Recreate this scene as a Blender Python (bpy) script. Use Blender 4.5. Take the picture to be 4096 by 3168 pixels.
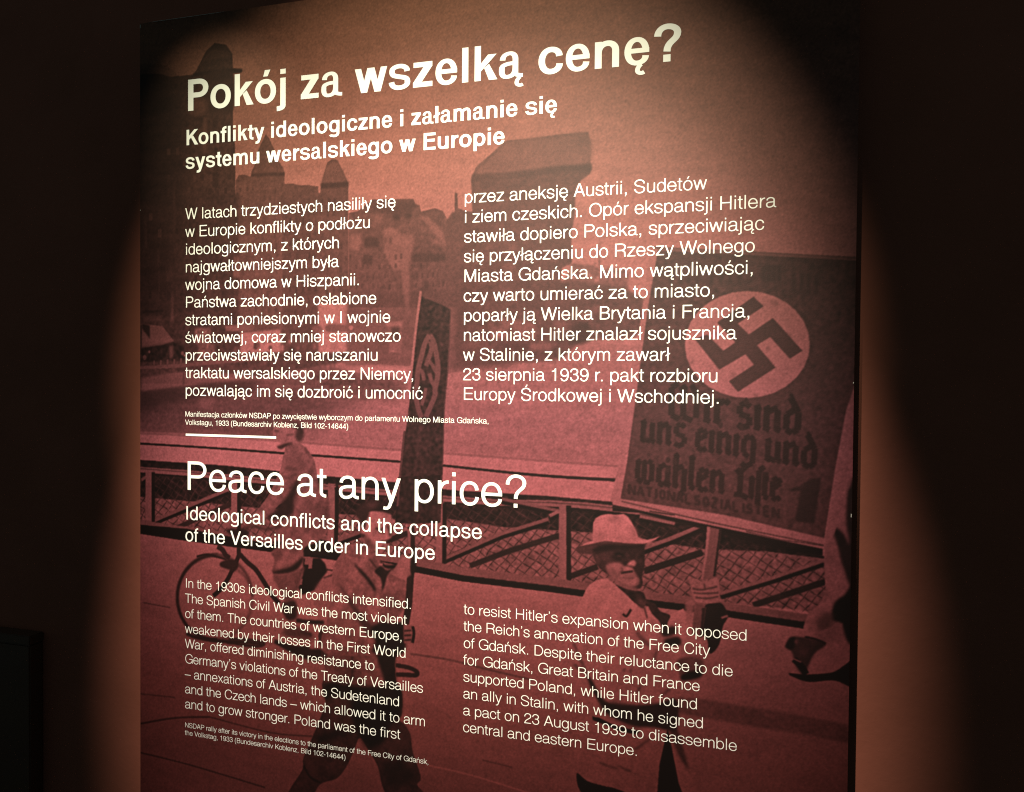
import bpy, math, mathutils
import numpy as np
from mathutils import Vector, Matrix

for o_ in list(bpy.data.objects):
    bpy.data.objects.remove(o_)
scene = bpy.context.scene
COL = scene.collection

# ---------------------------------------------------------------- the panel's own coordinates
# Panel plane: X to the right, Y up, one unit = the em of the big Polish heading (U metres).
U = .09
EYE = 1.5                                    # camera height above the floor
F_PX = 3100.0                                # focal length for a 4096 px wide frame
ROT = (-1.83139158e-02, 2.76811022e-01, -8.34412878e-03)
TR = (-7.58565474, 6.58840936, 17.9985697)
def _rot(rx, ry, rz):
    c, s = math.cos, math.sin
    X = np.array([[1, 0, 0], [0, c(rx), -s(rx)], [0, s(rx), c(rx)]])
    Y = np.array([[c(ry), 0, s(ry)], [0, 1, 0], [-s(ry), 0, c(ry)]])
    Z = np.array([[c(rz), -s(rz), 0], [s(rz), c(rz), 0], [0, 0, 1]])
    return Z @ X @ Y
RM = _rot(*ROT)
CAM = -RM.T @ np.array(TR)
def on_panel(x, y):
    """measured point of the photograph (4096 x 3168) -> panel X, Y (used to survey the print and the lettering)"""
    d = RM.T @ np.array([(x - 2048) / F_PX, -(y - 1584) / F_PX, 1.0])
    s = -CAM[2] / d[2]
    return CAM[0] + s * d[0], CAM[1] + s * d[1]
PX0, PX1, PY1, PYV = -1.265, 14.44, 2.19, -16.5      # board's left, right, top; lowest row of the fine print grid
def wz(Y): return EYE + (Y - CAM[1]) * U
PY0 = CAM[1] - (EYE - .02) / U                        # board's lower edge, 2 cm above the floor

# camera
cam_d = bpy.data.cameras.new('camera')
cam_d.sensor_fit = 'HORIZONTAL'; cam_d.sensor_width = 36.0
cam_d.lens = 36.0 * F_PX / 4096.0
cam_d.clip_start = .02; cam_d.clip_end = 60
cam = bpy.data.objects.new('camera', cam_d); COL.objects.link(cam)
def W(X, Y, d=0.0):
    """panel coordinates (d = units in front of the board) -> world metres"""
    return Vector((X * U, -d * U, wz(Y)))
rt, up, fw = [Vector((r[0], r[2], r[1])) for r in RM]
mw = Matrix((rt, up, -fw)).transposed().to_4x4()
mw.translation = W(CAM[0], CAM[1], -CAM[2])
cam.matrix_world = mw
scene.camera = cam

# dim room: almost no ambient light
world = bpy.data.worlds.new('World'); scene.world = world; world.use_nodes = True
bg = world.node_tree.nodes['Background']
bg.inputs['Color'].default_value = (.66, 1.0, .98, 1); bg.inputs['Strength'].default_value = .05

# three gallery spotlights on a track above and in front of the board
def spot(name, pos, aim, watts, half_deg, blend, color, soft):
    l = bpy.data.lights.new(name, 'SPOT')
    l.energy = watts; l.spot_size = math.radians(2 * half_deg); l.spot_blend = blend
    l.color = color; l.shadow_soft_size = soft
    o = bpy.data.objects.new(name, l); COL.objects.link(o)
    o.location = pos
    o.rotation_euler = (Vector(aim) - Vector(pos)).to_track_quat('-Z', 'Y').to_euler()
    return o
spot('gallery_spotlight', W(8.0, 5.95, 24.56), W(6.35, -4.7, 0), 300, 18.6, .68, (1.0, .93, .66), .012)
spot('gallery_spotlight', W(7.1, 13.76, 22.38), W(6.6, -9.1, 0), 640, 16.7, .72, (1.0, .88, .70), .012)
spot('gallery_spotlight', W(0.0, 6.03, 9.68), W(1.0, -1.0, 0), 30, 13.6, 1.0, (1.0, .96, .66), .012)


scene.view_settings.view_transform = 'Standard'; scene.view_settings.look = 'None'
scene.view_settings.gamma = 1; scene.view_settings.use_curve_mapping = False
scene.view_settings.exposure = .08
scene.render.engine = 'CYCLES'
scene.cycles.max_bounces = 5; scene.cycles.diffuse_bounces = 3; scene.cycles.glossy_bounces = 2
scene.cycles.use_denoising = False
scene.cycles.pixel_filter_type = 'BLACKMAN_HARRIS'; scene.cycles.filter_width = 1.15

# ---------------------------------------------------------------- the printed photograph
# Tone of the print (0 = darkest ink, 1 = lightest), drawn shape by shape on a raster that lies on the board.
DPU = 120                                    # raster samples per unit (twice the mesh grid)
NX = int(round((PX1 - PX0) * DPU / 2)) * 2 + 2
NY = int(round((PY1 - PYV) * DPU / 2)) * 2 + 2
tone = np.full((NY, NX), .86, np.float32)
ident = np.zeros((NY, NX), np.uint8)
rng = np.random.default_rng(7)
ZOOM = {'A': (560, 100, .41445), 'B': (560, 800, .41445), 'C': (1200, 500, .41445), 'D': (1200, 1000, .41445),
        'E': (1800, 450, .41445), 'F': (1850, 1050, .47365), 'G': (2450, 1850, .59207), 'H': (2200, 1950, .35524),
        'I': (2200, 2500, .39548), 'J': (2500, 950, .56246), 'K': (650, 1650, .47365), 'L': (650, 2150, .41445),
        'M': (1150, 1900, .41445), 'N': (1050, 2450, .42503), '4': (0, 1000, .64103), '5': (1300, 1000, .64103),
        '6': (2600, 1000, .64103), '7': (0, 2080, .64427), '8': (1300, 2080, .64427), '9': (2600, 2080, .64427),
        'S': (0, 0, 1.0), 'V': (0, 0, 1.87546)}
def pts(z, P):
    ox, oy, k = ZOOM[z]
    out = []
    for x, y in P:
        X, Y = on_panel(ox + x * k, oy + y * k)
        out.append(((X - PX0) * DPU, (PY1 - Y) * DPU))
    return np.array(out)
def smooth(P, n=6, closed=True):
    P = np.asarray(P, float); m = len(P); out = []
    for i in range(m if closed else m - 1):
        p0, p1, p2, p3 = (P[(i - 1) % m] if closed or i > 0 else P[i], P[i], P[(i + 1) % m],
                          P[(i + 2) % m] if closed or i + 2 < m else P[(i + 1) % m])
        for j in range(n):
            t = j / n
            out.append(.5 * (2*p1 + (p2 - p0)*t + (2*p0 - 5*p1 + 4*p2 - p3)*t*t + (3*p1 - p0 - 3*p2 + p3)*t**3))
    if not closed: out.append(P[-1])
    return np.array(out)
def box1(a, r, ax):
    if r < 1: return a
    r = int(r); pad = [(0, 0), (0, 0)]; pad[ax] = (r + 1, r)
    c = np.cumsum(np.pad(a, pad, mode='edge'), axis=ax, dtype=np.float64)
    n = a.shape[ax]
    hi = np.take(c, np.arange(2*r + 1, 2*r + 1 + n), axis=ax); lo = np.take(c, np.arange(0, n), axis=ax)
    return ((hi - lo) / (2*r + 1)).astype(np.float32)
def blur(a, r):
    for _ in range(2):
        a = box1(box1(a, r, 0), r, 1)
    return a
def mask_poly(P, soft):
    if soft > 1: soft = 1 + (soft - 1) * .8
    pad = int(3 * soft) + 3
    x0 = max(0, int(P[:, 0].min()) - pad); x1 = min(NX, int(P[:, 0].max()) + pad + 1)
    y0 = max(0, int(P[:, 1].min()) - pad); y1 = min(NY, int(P[:, 1].max()) + pad + 1)
    if x1 <= x0 or y1 <= y0: return None
    w, h = x1 - x0, y1 - y0
    acc = np.zeros((h, w + 1), np.int32)
    A = P - (x0, y0); Bp = np.roll(A, -1, axis=0)
    for (ax, ay), (bx, by) in zip(A, Bp):
        if ay == by: continue
        if ay > by: ax, ay, bx, by = bx, by, ax, ay
        r0 = max(0, int(math.ceil(ay - .5))); r1 = min(h - 1, int(math.ceil(by - .5)) - 1)
        if r1 < r0: continue
        rows = np.arange(r0, r1 + 1)
        xi = np.clip(np.ceil(ax + (rows + .5 - ay) * (bx - ax) / (by - ay) - .5), 0, w).astype(int)
        np.add.at(acc, (rows, xi), 1)
    m = (np.cumsum(acc, axis=1)[:, :w] & 1).astype(np.float32)
    if soft >= 1: m = blur(m, soft)
    return m, x0, y0, x1, y1
def put(mk, val, a=1.0, pid=None, tex=0.0, mul=False):
    if mk is None: return
    m, x0, y0, x1, y1 = mk
    m = m * a
    t = tone[y0:y1, x0:x1]
    v = val
    if tex:
        n = blur(rng.standard_normal(t.shape).astype(np.float32), 3); n /= n.std() + 1e-6
        v = val + n * tex
    t += m * ((t * v if mul else v) - t)
    if pid is not None:
        ident[y0:y1, x0:x1][m > .5] = pid
def fill(z, P, val, soft=1, a=1.0, pid=None, sm=True, tex=0.0, mul=False):
    Q = pts(z, P)
    if sm: Q = smooth(Q, 5)
    put(mask_poly(Q, soft), val, a, pid, tex, mul)
def hard(z, P, val, soft=1, **kw): fill(z, P, val, soft, sm=False, **kw)
def line(z, P, width, val, soft=1, a=1.0, pid=None, sm=True, taper=0):
    """stroke, width in photograph pixels"""
    Q = pts(z, P)
    if sm and len(Q) > 2: Q = smooth(Q, 6, closed=False)
    k = DPU / 190.0; d = np.gradient(Q, axis=0); q = np.hypot(d[:, 0], d[:, 1]); q[q == 0] = 1
    n = np.stack([-d[:, 1] / q, d[:, 0] / q], 1)
    ww = np.full(len(Q), width * k * .5)
    if taper: ww *= np.linspace(1, 1 - taper, len(Q))
    put(mask_poly(np.concatenate([Q + n * ww[:, None], (Q - n * ww[:, None])[::-1]]), soft), val, a, pid)
def blob(z, x, y, rx, ry, val, soft=2, a=1.0, pid=None, rot=0):
    t = np.linspace(0, 2*np.pi, 28, endpoint=False); c, s = math.cos(rot), math.sin(rot)
    fill(z, [(x + rx*math.cos(q)*c - ry*math.sin(q)*s, y + rx*math.cos(q)*s + ry*math.sin(q)*c) for q in t], val, soft, a, pid, sm=False)

# sky: even, faintly lighter towards the roofs
yy = np.linspace(0, 1, NY, dtype=np.float32)[:, None]
tone += .06 * np.clip(yy * 2.2, 0, 1) - .04
# -- far town, left to right
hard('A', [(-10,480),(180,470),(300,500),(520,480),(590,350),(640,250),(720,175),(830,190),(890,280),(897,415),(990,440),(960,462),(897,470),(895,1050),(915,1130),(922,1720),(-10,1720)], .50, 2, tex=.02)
fill('A', [(600,340),(700,240),(840,250),(880,300),(700,330)], .58, 4)
line('A', [(510,485),(700,455),(890,440),(985,442)], 16, .40, 3)
fill('A', [(640,470),(890,460),(890,830),(640,840)], .46, 6)
fill('A', [(455,850),(620,870),(620,930),(470,890)], .40, 6)
fill('A', [(470,760),(620,720),(640,850),(480,880)], .62, 8)
for x0, y0, x1, y1, v in ((610,890,645,1230,.64),(400,940,425,1080,.6),(830,860,880,930,.55),(700,900,740,1000,.42),(790,900,815,990,.42),(520,980,560,1060,.42),(250,1250,290,1340,.42),(560,1250,600,1380,.44),(740,1250,790,1370,.40),(700,1420,760,1560,.42)):
    hard('A', [(x0,y0),(x1,y0),(x1,y1),(x0,y1)], v, 4, a=.8)
line('A', [(300,1130),(600,1120),(900,1120)], 10, .40, 3)
hard('A', [(925,1500),(955,1450),(1010,1445),(1070,1465),(1075,1420),(1110,1340),(1130,1230),(1215,1050),(1250,1100),(1300,1210),(1330,1300),(1385,1385),(1395,1440),(1395,1535),(1470,1530),(1600,1560),(1720,1555),(1720,1760),(925,1760)], .60, 2, tex=.015)
line('A', [(1075,1450),(1240,1440),(1395,1440)], 14, .48, 3)
fill('A', [(960,1520),(1060,1500),(1060,1650),(960,1650)], .68, 6, a=.6)
hard('C', [(-40,600),(0,585),(90,580),(150,600),(165,650),(195,655),(205,590),(230,480),(265,360),(310,330),(360,340),(410,440),(465,565),(465,1000),(470,1250),(470,1720),(-60,1720)], .57, 2, tex=.015)
fill('C', [(225,500),(270,380),(360,360),(440,550),(220,570)], .64, 5)
line('C', [(200,590),(465,570)], 22, .47, 3)
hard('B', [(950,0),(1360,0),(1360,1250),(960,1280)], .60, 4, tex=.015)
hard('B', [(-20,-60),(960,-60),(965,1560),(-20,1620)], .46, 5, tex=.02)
hard('B', [(1360,-20),(1720,-20),(1720,1500),(1360,1500)], .54, 5, tex=.015)
# windows and bright patches on the old fronts
for x0, y0, x1, y1, v in ((285,330,310,440,.57),(300,900,325,1170,.64),(245,640,315,780,.58),(85,890,210,985,.56),(905,545,965,740,.68),(905,680,950,745,.74),(650,820,690,900,.56),(30,1115,205,1170,.58),(150,480,210,640,.52),(960,120,1000,330,.54),(1060,150,1100,330,.53),(1180,150,1220,330,.53),(1020,500,1060,690,.52),(1200,540,1240,690,.54),(1090,760,1140,900,.53),(720,480,760,600,.40),(520,500,560,620,.41),(620,1010,900,1060,.42),(600,640,640,760,.40),(780,860,850,980,.40)):
    hard('B', [(x0,y0),(x1,y0),(x1,y1),(x0,y1)], v, 4, a=.85)
line('B', [(20,1080),(220,1070)], 10, .36, 3)
hard('B', [(20,1190),(100,1205),(215,1215),(330,1365),(215,1400),(20,1430)], .72, 2)
hard('B', [(20,1190),(95,1210),(95,1340),(20,1240)], .36, 3)
hard('B', [(-20,1430),(215,1400),(330,1370),(420,1400),(450,1580),(-20,1640)], .32, 5, tex=.03)
hard('B', [(280,1410),(320,1400),(320,1520),(285,1530)], .6, 4)
for x, y, r, v in ((90,1465,10,.7),(45,1520,18,.6),(60,1580,10,.7),(140,1600,8,.7),(410,1480,14,.66),(430,1500,8,.8)):
    blob('B', x, y, r, r*1.4, v, 2)
hard('B', [(525,1230),(685,1230),(680,1390),(720,1395),(720,1560),(555,1600),(560,1390),(525,1380)], .68, 4, tex=.04)
hard('B', [(820,1215),(1000,1200),(1095,1215),(1095,1260),(1000,1270),(830,1265)], .72, 3)
for k in range(46):
    x = 860 + rng.random() * 840; y = 1330 + rng.random() * 240
    blob('B', x, y, 8 + 14*rng.random(), 14 + 26*rng.random(), .4 + .45*rng.random(), 3, .8)
hard('C', [(470,850),(560,830),(700,720),(1095,714),(1112,765),(1155,775),(1168,838),(1300,802),(1380,832),(1450,960),(1490,930),(1495,650),(1518,660),(1525,800),(1570,820),(1720,860),(1720,1760),(470,1760)], .58, 2, tex=.018)
fill('C', [(700,760),(900,740),(1090,740),(1090,830),(900,860),(720,840)], .52, 6)
hard('C', [(805,1015),(870,985),(1000,1050),(1100,1052),(1085,1200),(1045,1380),(1052,1720),(1005,1720),(985,1500),(985,1400),(900,1392),(812,1250)], .71, 4)
hard('C', [(1150,880),(1240,885),(1380,1030),(1402,1130),(1492,1222),(1440,1205),(1330,1090),(1200,930)], .71, 4)
hard('C', [(1250,1110),(1320,1100),(1440,1215),(1300,1140)], .7, 4)
hard('C', [(480,1060),(585,1055),(590,1140),(560,1220),(485,1190)], .72, 5)
hard('C', [(700,880),(790,860),(800,960),(720,960)], .68, 8)
for x0, y0, x1, y1 in ((818,1088,832,1145),(862,1085,882,1150),(900,860,960,920),(1010,850,1080,900),(620,1080,760,1180),(600,1250,700,1350),(1190,1500,1240,1600),(1080,1240,1460,1320)):
    hard('C', [(x0,y0),(x1,y0),(x1,y1),(x0,y1)], .44, 4, a=.8)
fill('C', [(1420,820),(1480,1000),(1440,1060),(1410,940)], .8, 5, a=.8)
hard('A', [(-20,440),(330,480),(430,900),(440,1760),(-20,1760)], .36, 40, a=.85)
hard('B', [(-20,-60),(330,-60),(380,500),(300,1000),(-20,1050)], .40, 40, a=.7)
# rows of small windows on the far fronts, faint and uneven
for z, X0_, X1_, Y0_, Y1_, dx, dy, v in (('C',480,1000,1240,1700,52,96,.50),('C',1070,1480,1330,1690,48,92,.49),('C',10,440,700,1650,60,110,.49),('A',960,1380,1560,1700,55,80,.52),
                                 ('B',980,1340,60,1180,62,120,.53),('B',80,900,120,1000,84,150,.405),('B',1380,1700,60,1150,56,110,.47),('A',260,880,1180,1680,78,130,.43),('E',230,1150,760,1450,90,130,.545)):
    yv = Y0_
    while yv < Y1_:
        xv = X0_
        while xv < X1_:
            if rng.random() < .72:
                a_ = xv + rng.random()*8; b_ = yv + rng.random()*14; w_ = dx*(.30 + .14*rng.random()); h_ = dy*(.38 + .16*rng.random())
                hard(z, [(a_,b_),(a_+w_,b_-2),(a_+w_,b_+h_),(a_,b_+h_+2)], v + .05*(rng.random()-.5) + (.11 if rng.random() < .14 else 0), 2, a=.6 + .35*rng.random())
            xv += dx*(.9 + .25*rng.random())
        yv += dy
for k in range(26):                           # downpipes, party walls and worn plaster
    x = 570 + rng.random()*880; y = 700 + rng.random()*350; l = 120 + 260*rng.random()
    line('S', [(x, y), (x + 4, y + l)], 5 + 14*rng.random(), .44 + .2*rng.random(), 3, .35)
# the old port crane in the haze
hard('E', [(205,650),(250,530),(400,400),(540,275),(800,250),(1060,215),(1335,195),(1345,330),(1350,470),(1370,520),(1352,590),(1270,650),(1215,720),(1200,1000),(1172,1150),(1170,1450),(1080,1500),(1060,1720),(-40,1720),(-40,1060),(20,960),(130,960),(215,960)], .57, 3, tex=.015)
fill('E', [(560,280),(1060,225),(1325,210),(1330,500),(800,560),(300,610),(270,540),(420,410)], .70, 6)
line('E', [(210,632),(700,595),(1050,545),(1360,530)], 26, .52, 4)
for x0, y0, x1, y1, v in ((560,1270,640,1340,.68),(520,1460,620,1520,.68),(300,1000,360,1100,.54),(640,1000,700,1120,.55),(950,1000,1010,1120,.56),(150,1240,260,1330,.52),(700,1540,900,1640,.52)):
    hard('E', [(x0,y0),(x1,y0),(x1,y1),(x0,y1)], v, 6, a=.8)
hard('E', [(1440,1200),(1450,1200),(1450,1500),(1430,1500)], .7, 3)
hard('E', [(1170,1450),(1330,1470),(1720,1520),(1720,1760),(1060,1760)], .70, 5, tex=.03)
# -- waterside band
hard('F', [(-60,160),(1000,160),(1330,210),(1530,300),(1530,540),(1450,640),(960,660),(940,860),(-60,880)], .55, 6, tex=.02)
hard('D', [(450,400),(1720,400),(1720,1150),(450,1100)], .52, 8, a=.7, tex=.015)
hard('F', [(230,500),(310,470),(500,480),(620,520),(620,650),(480,650),(240,640)], .70, 5, tex=.02)
for x0, y0, x1, y1, v in ((255,500,325,540,.45),(380,545,430,640,.5),(690,320,760,420,.62),(780,500,880,560,.66),(990,420,1100,520,.72),(1110,370,1200,420,.66),(360,215,400,300,.64),(0,640,220,720,.62),(560,680,760,740,.74),(430,690,560,760,.5),(900,560,1020,640,.6)):
    hard('F', [(x0,y0),(x1,y0),(x1,y1),(x0,y1)], v, 6, a=.85)
fill('F', [(950,520),(1060,500),(1080,640),(960,720),(900,640)], .42, 8)
hard('D', [(820,690),(990,685),(995,740),(975,745),(985,990),(860,995),(850,745),(825,740)], .74, 3)
hard('D', [(880,745),(960,745),(960,880),(880,880)], .50, 4)
hard('D', [(990,180),(1045,180),(1050,520),(1060,650),(1030,620),(1010,400)], .70, 5)
for x0, y0, x1, y1, v in ((125,735,210,800,.72),(260,720,440,790,.66),(470,700,760,770,.66),(300,900,355,955,.78),(500,880,620,980,.64),(130,910,155,955,.8),(340,1010,1080,1035,.66),(1000,960,1080,1010,.68),(440,1070,620,1110,.72)):
    fill('D', [(x0,y0),(x1,y0),(x1,y1),(x0,y1)], v, 4, a=.9)
blob('D', 492, 750, 22, 22, .82, 2)
for x in (105, 175, 235, 290, 320, 60):
    hard('D', [(x,1060),(x+22,1060),(x+18,1160),(x+2,1160)], .7, 3)
# -- left quay wall, then the water
hard('4', [(870,700),(1100,690),(1650,640),(2000,640),(2184,640),(2184,690),(1600,800),(1100,840),(870,860)], .50, 4, tex=.03)
hard('4', [(870,725),(1100,712),(1580,662),(1700,650),(1700,672),(1580,690),(1100,735),(870,745)], .66, 2)
for k in range(16):
    x = 960 + k*42
    line('4', [(x, 745 - (x-960)*.08), (x+2, 690 - (x-960)*.08)], 9, .62, 2)
hard('5', [(-100,800),(200,830),(560,760),(860,740),(1480,680),(1560,590),(2060,560),(2060,1800),(-100,1800)], .80, 7, tex=.02)
hard('4', [(870,860),(1700,785),(2100,775),(2240,900),(2000,1100),(1700,1215),(870,1150)], .52, 40, tex=.02)
hard('4', [(870,870),(1300,820),(1640,810),(1560,900),(1200,930),(870,1010)], .38, 14, a=.9)
hard('5', [(-100,720),(420,800),(520,850),(470,910),(100,960),(-100,950)], .55, 14, a=.9, tex=.03)
hard('5', [(740,700),(1180,690),(1180,720),(740,760)], .56, 12, a=.8)
hard('4', [(885,795),(1170,755),(1600,785),(1600,800),(1200,840),(885,878)], .70, 4)
hard('4', [(1140,760),(1152,758),(1152,850),(1140,850)], .58, 2)
fill('4', [(1250,930),(1340,925),(1310,990),(1250,985)], .62, 8)
for k in range(150):                          # long ripples
    x = 600 + rng.random() * 1900; y = 1560 + rng.random() * 250
    l = 40 + 130*rng.random(); line('S', [(x, y), (x + l, y + l*.05)], 4 + 6*rng.random(), .6 + .4*rng.random() - (.22 if x < 1200 else 0), 3, .16)
# -- bright parapet with its joint
hard('S', [(540,1727),(900,1742),(1300,1772),(1800,1810),(2500,1862),(2500,2080),(1800,2000),(1300,1930),(540,1870)], .91, 3, tex=.012)
hard('S', [(540,1727),(900,1742),(1300,1772),(1800,1810),(2500,1862),(2500,1872),(1800,1820),(1300,1782),(900,1752),(540,1737)], .74, 2)
line('S', [(540,1773),(820,1790),(1120,1812),(1590,1846),(1770,1862),(2140,1900),(2470,1922)], 9, .22, 1)
line('S', [(2050,1892),(2250,1908),(2468,1918)], 7, .3, 2)
# -- railing: shadow gap, rails, posts, wire mesh
hard('S', [(540,1838),(900,1862),(1300,1904),(1590,1930),(1800,1960),(2200,1985),(2445,2007),(2600,2052),(3440,2260),(3440,2420),(2600,2360),(540,2200)], .25, 1, tex=.03)
meshpoly = [(540,1985),(760,2005),(1010,2030),(1300,2050),(1600,2075),(1790,2075),(2030,2110),(2370,2130),(2580,2160),(2810,2195),(3060,2205),(3300,2235),(3440,2260),(3440,2470),(3200,2440),(2900,2410),(2600,2370),(2180,2320),(1800,2270),(1300,2205),(900,2150),(540,2110)]
hard('S', meshpoly, .66, 2, tex=.05)
mkm = mask_poly(pts('S', [(540,1880),(1000,1915),(1300,1945),(1800,1990),(2200,2030),(2600,2095),(3440,2290),(3440,2480),(2600,2370),(1800,2270),(1300,2205),(540,2110)]), 1)
if mkm:
    m_, x0_, y0_, x1_, y1_ = mkm
    gx, gy = np.meshgrid(np.arange(x0_, x1_), np.arange(y0_, y1_))
    wob = blur(rng.standard_normal(gx.shape).astype(np.float32), 12); wob /= wob.std()
    per = 20.0
    a1 = (gx * .80 + gy * .60 + wob * 1.6) / per; a2 = (gx * .50 - gy * .86 + wob * 1.6) / per
    ln = np.maximum(np.exp(-((a1 - np.round(a1)) / .085)**2), np.exp(-((a2 - np.round(a2)) / .085)**2)).astype(np.float32)
    t = tone[y0_:y1_, x0_:x1_]
    t += m_ * ln * np.where(t > .5, -.22, .09)
def rail(z, P, wd, val, soft=1): line(z, P, wd, val, soft, sm=False)
# upper rail
for P in ([(540,1877),(760,1893),(1010,1920),(1300,1948),(1590,1975)], [(1770,1995),(2010,2012),(2200,2014),(2350,2024),(2560,2048)], [(2560,2060),(2700,2090)]):
    rail('S', P, 26, .70); rail('S', [(x, y - 4) for x, y in P], 5, .45); rail('S', [(x, y + 15) for x, y in P], 6, .22)
# diagonal braces: light top, dark underside
for z, P, v in (('K',[(-240,1000),(0,888),(560,655)],.62),('K',[(130,970),(585,770)],.3),('4',[(885,1440),(915,1420)],.6),('5',[(1100,1560),(1485,1640)],.6),
             ('M',[(455,650),(700,560),(800,530)],.6),('M',[(950,640),(1160,560)],.28),('M',[(1500,825),(1720,720)],.3),('8',[(730,250),(1100,90),(1390,0)],.62),('8',[(900,285),(1150,190),(1460,95)],.28),
             ('H',[(0,330),(110,275)],.7),('H',[(200,1010),(540,890)],.26),('H',[(1050,700),(1300,610),(1720,440)],.66),('H',[(1060,940),(1400,830),(1720,730)],.25),
             ('G',[(210,590),(420,515),(612,432)],.66),('G',[(215,735),(600,610)],.25),('G',[(730,895),(1080,790),(1435,670)],.66),('G',[(950,965),(1180,890),(1440,805)],.26)):
    rail(z, P, 22, v)
    if v > .5:
        k = {'K':30,'H':42,'G':22,'M':36,'8':22,'4':20,'5':20}[z]
        rail(z, [(x + 2, y + k*.75) for x, y in P], 14, .2)
# posts
for z, P in (('4',[(928,1375),(928,1690)]),('K',[(608,560),(608,1000)]),('K',[(1430,600),(1425,1060)]),('M',[(430,110),(425,760)]),('5',[(45,1470),(45,1690)]),('M',[(1475,260),(1470,850)]),('H',[(148,190),(150,1040)])):
    rail(z, P, 34, .70)
    k = {'4':28,'K':38,'M':42,'5':28,'H':62}[z]
    rail(z, [(x + k, y + 12) for x, y in P], 18, .22)
# bottom rail with dark gap under it
bot = [(540,2085),(700,2110),(960,2145),(1350,2195),(1670,2245),(1850,2280),(2200,2322),(2400,2350),(2600,2380),(2800,2405),(3060,2445),(3260,2475),(3440,2500)]
rail('S', [(x, y + 6) for x, y in bot], 34, .62)
rail('S', [(x, y + 34) for x, y in bot], 26, .17)
hard('7', [(870,30),(1160,55),(1690,150),(2173,215),(2173,260),(1690,205),(870,100)], .16, 1)
# -- pavement
pave = [(x, y + 47) for x, y in bot]
hard('S', pave + [(3440,3400),(540,3400)], .80, 2, tex=.008)
yy2 = None
fill('S', [(540,2400),(900,2440),(1300,2500),(1900,2560),(1900,2600),(1300,2540),(540,2450)], .74, 14, a=.6)
for P, wd, v in (([(1640,2615),(1800,2640),(1960,2680),(2130,2720)],9,.6),([(570,2410),(680,2430)],6,.55),([(560,2895),(700,2872),(840,2868)],9,.48),([(840,2868),(1080,2930),(1250,2945)],7,.55),([(560,3010),(760,3060),(1060,3150)],7,.5),([(1715,3062),(1900,3105),(2200,3200)],6,.97),([(560,2775),(700,2790)],6,.6),([(1930,3040),(2050,3070)],6,.6)):
    line('S', P, wd, v, 2)
hard('9', [(-400,1060),(150,1095),(330,1112),(800,1190),(1290,1285),(1290,1395),(1000,1340),(560,1270),(160,1195),(-400,1100)], .60, 4, tex=.02)
# -- cyclist (id 1) and bicycle (id 2)
DK = .27
t_ = np.linspace(0, 2*np.pi, 60)
ring_ = [(505 + 362*math.cos(q), 578 + 408*math.sin(q)) for q in t_]
line('L', ring_[14:46], 17, .32, 3, pid=2); line('L', ring_[44:60], 15, .42, 4, .9, 2); line('L', ring_[0:15], 14, .5, 5, .8, 2)
line('L', [(330,185),(430,165),(560,195),(620,215)], 10, .3, 2, pid=2)
line('L', [(735,90),(735,170),(705,250),(665,330),(625,410),(560,500),(490,565)], 20, .27, 2, pid=2)
line('L', [(530,85),(580,120),(610,170),(650,200)], 24, .3, 2, pid=2)
fill('L', [(560,240),(640,210),(720,230),(730,290),(690,330),(640,310),(560,280)], .3, 3, pid=2)
line('L', [(745,160),(820,240),(900,310),(980,430),(1060,560),(1130,640)], 22, .28, 2, pid=2)
line('L', [(720,310),(800,380),(850,470)], 12, .48, 4, .8, 2)
hard('K', [(1190,1235),(1330,1225),(1375,1280),(1392,1340),(1335,1420),(1285,1500),(1180,1540),(1145,1480),(1185,1370)], .19, 3, pid=2)
for x0, y0, x1, y1 in ((1205,1222,1245,1285),(1238,1228,1270,1318),(1155,1405,1185,1455)):
    hard('K', [(x0,y0),(x1,y0),(x1-8,y1),(x0-8,y1)], .66, 2)
line('K', [(1380,1325),(1440,1335)], 7, .3, 1); line('K', [(1360,1400),(1440,1370),(1480,1360)], 9, .35, 2)
fill('K', [(1290,1480),(1400,1380),(1460,1500),(1440,1640),(1300,1640)], .66, 6, .7)
fill('L', [(1150,640),(1280,610),(1300,760),(1250,800),(1190,780)], .3, 5)
for P, wd, v in (([(230,925),(330,965),(560,1000),(800,1010),(960,1030)],16,.34),([(640,980),(820,985),(980,1020),(900,1050),(620,1010)],12,.36),([(1080,1000),(1250,1060),(1420,1070)],20,.34),([(1290,800),(1420,815),(1560,820)],18,.3),([(1330,910),(1440,940)],14,.4)):
    line('L', P, wd, v, 3)
fill('L', [(1090,1010),(1250,1050),(1400,1075),(1540,1085),(1510,1190),(1340,1160),(1180,1080)], .28, 4)
fill('L', [(1180,880),(1330,870),(1460,950),(1380,990),(1190,960)], .40, 8, .8)
line('L', [(1200,960),(1330,1000),(1380,1010)], 10, .66, 3)
CY = 1
fill('K', [(1045,285),(1100,255),(1165,262),(1228,320),(1280,400),(1305,520),(1330,650),(1398,720),(1412,860),(1392,1000),(1330,1080),(1170,1110),(1030,1080),(1005,960),(1060,800),(1000,770),(900,870),(820,930),(740,965),(695,945),(760,880),(850,760),(905,680),(960,560),(1000,470),(1012,400),(1030,340)], .64, 2, pid=CY, tex=.03)
fill('K', [(1130,560),(1060,690),(950,830),(880,900),(1090,870),(1115,720),(1160,600)], .28, 6)
fill('K', [(1060,330),(1180,330),(1240,440),(1120,540),(1030,470)], .58, 10, .8)
for P in ([(1030,470),(1130,480)], [(1080,540),(1150,520)], [(1010,540),(1080,560)], [(1200,300),(1230,350)], [(1290,560),(1340,640)]):
    line('K', P, 12, .42, 4, .7)
fill('K', [(1230,760),(1390,760),(1400,960),(1300,1040),(1130,1000),(1120,860)], .52, 12, .6)
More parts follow.
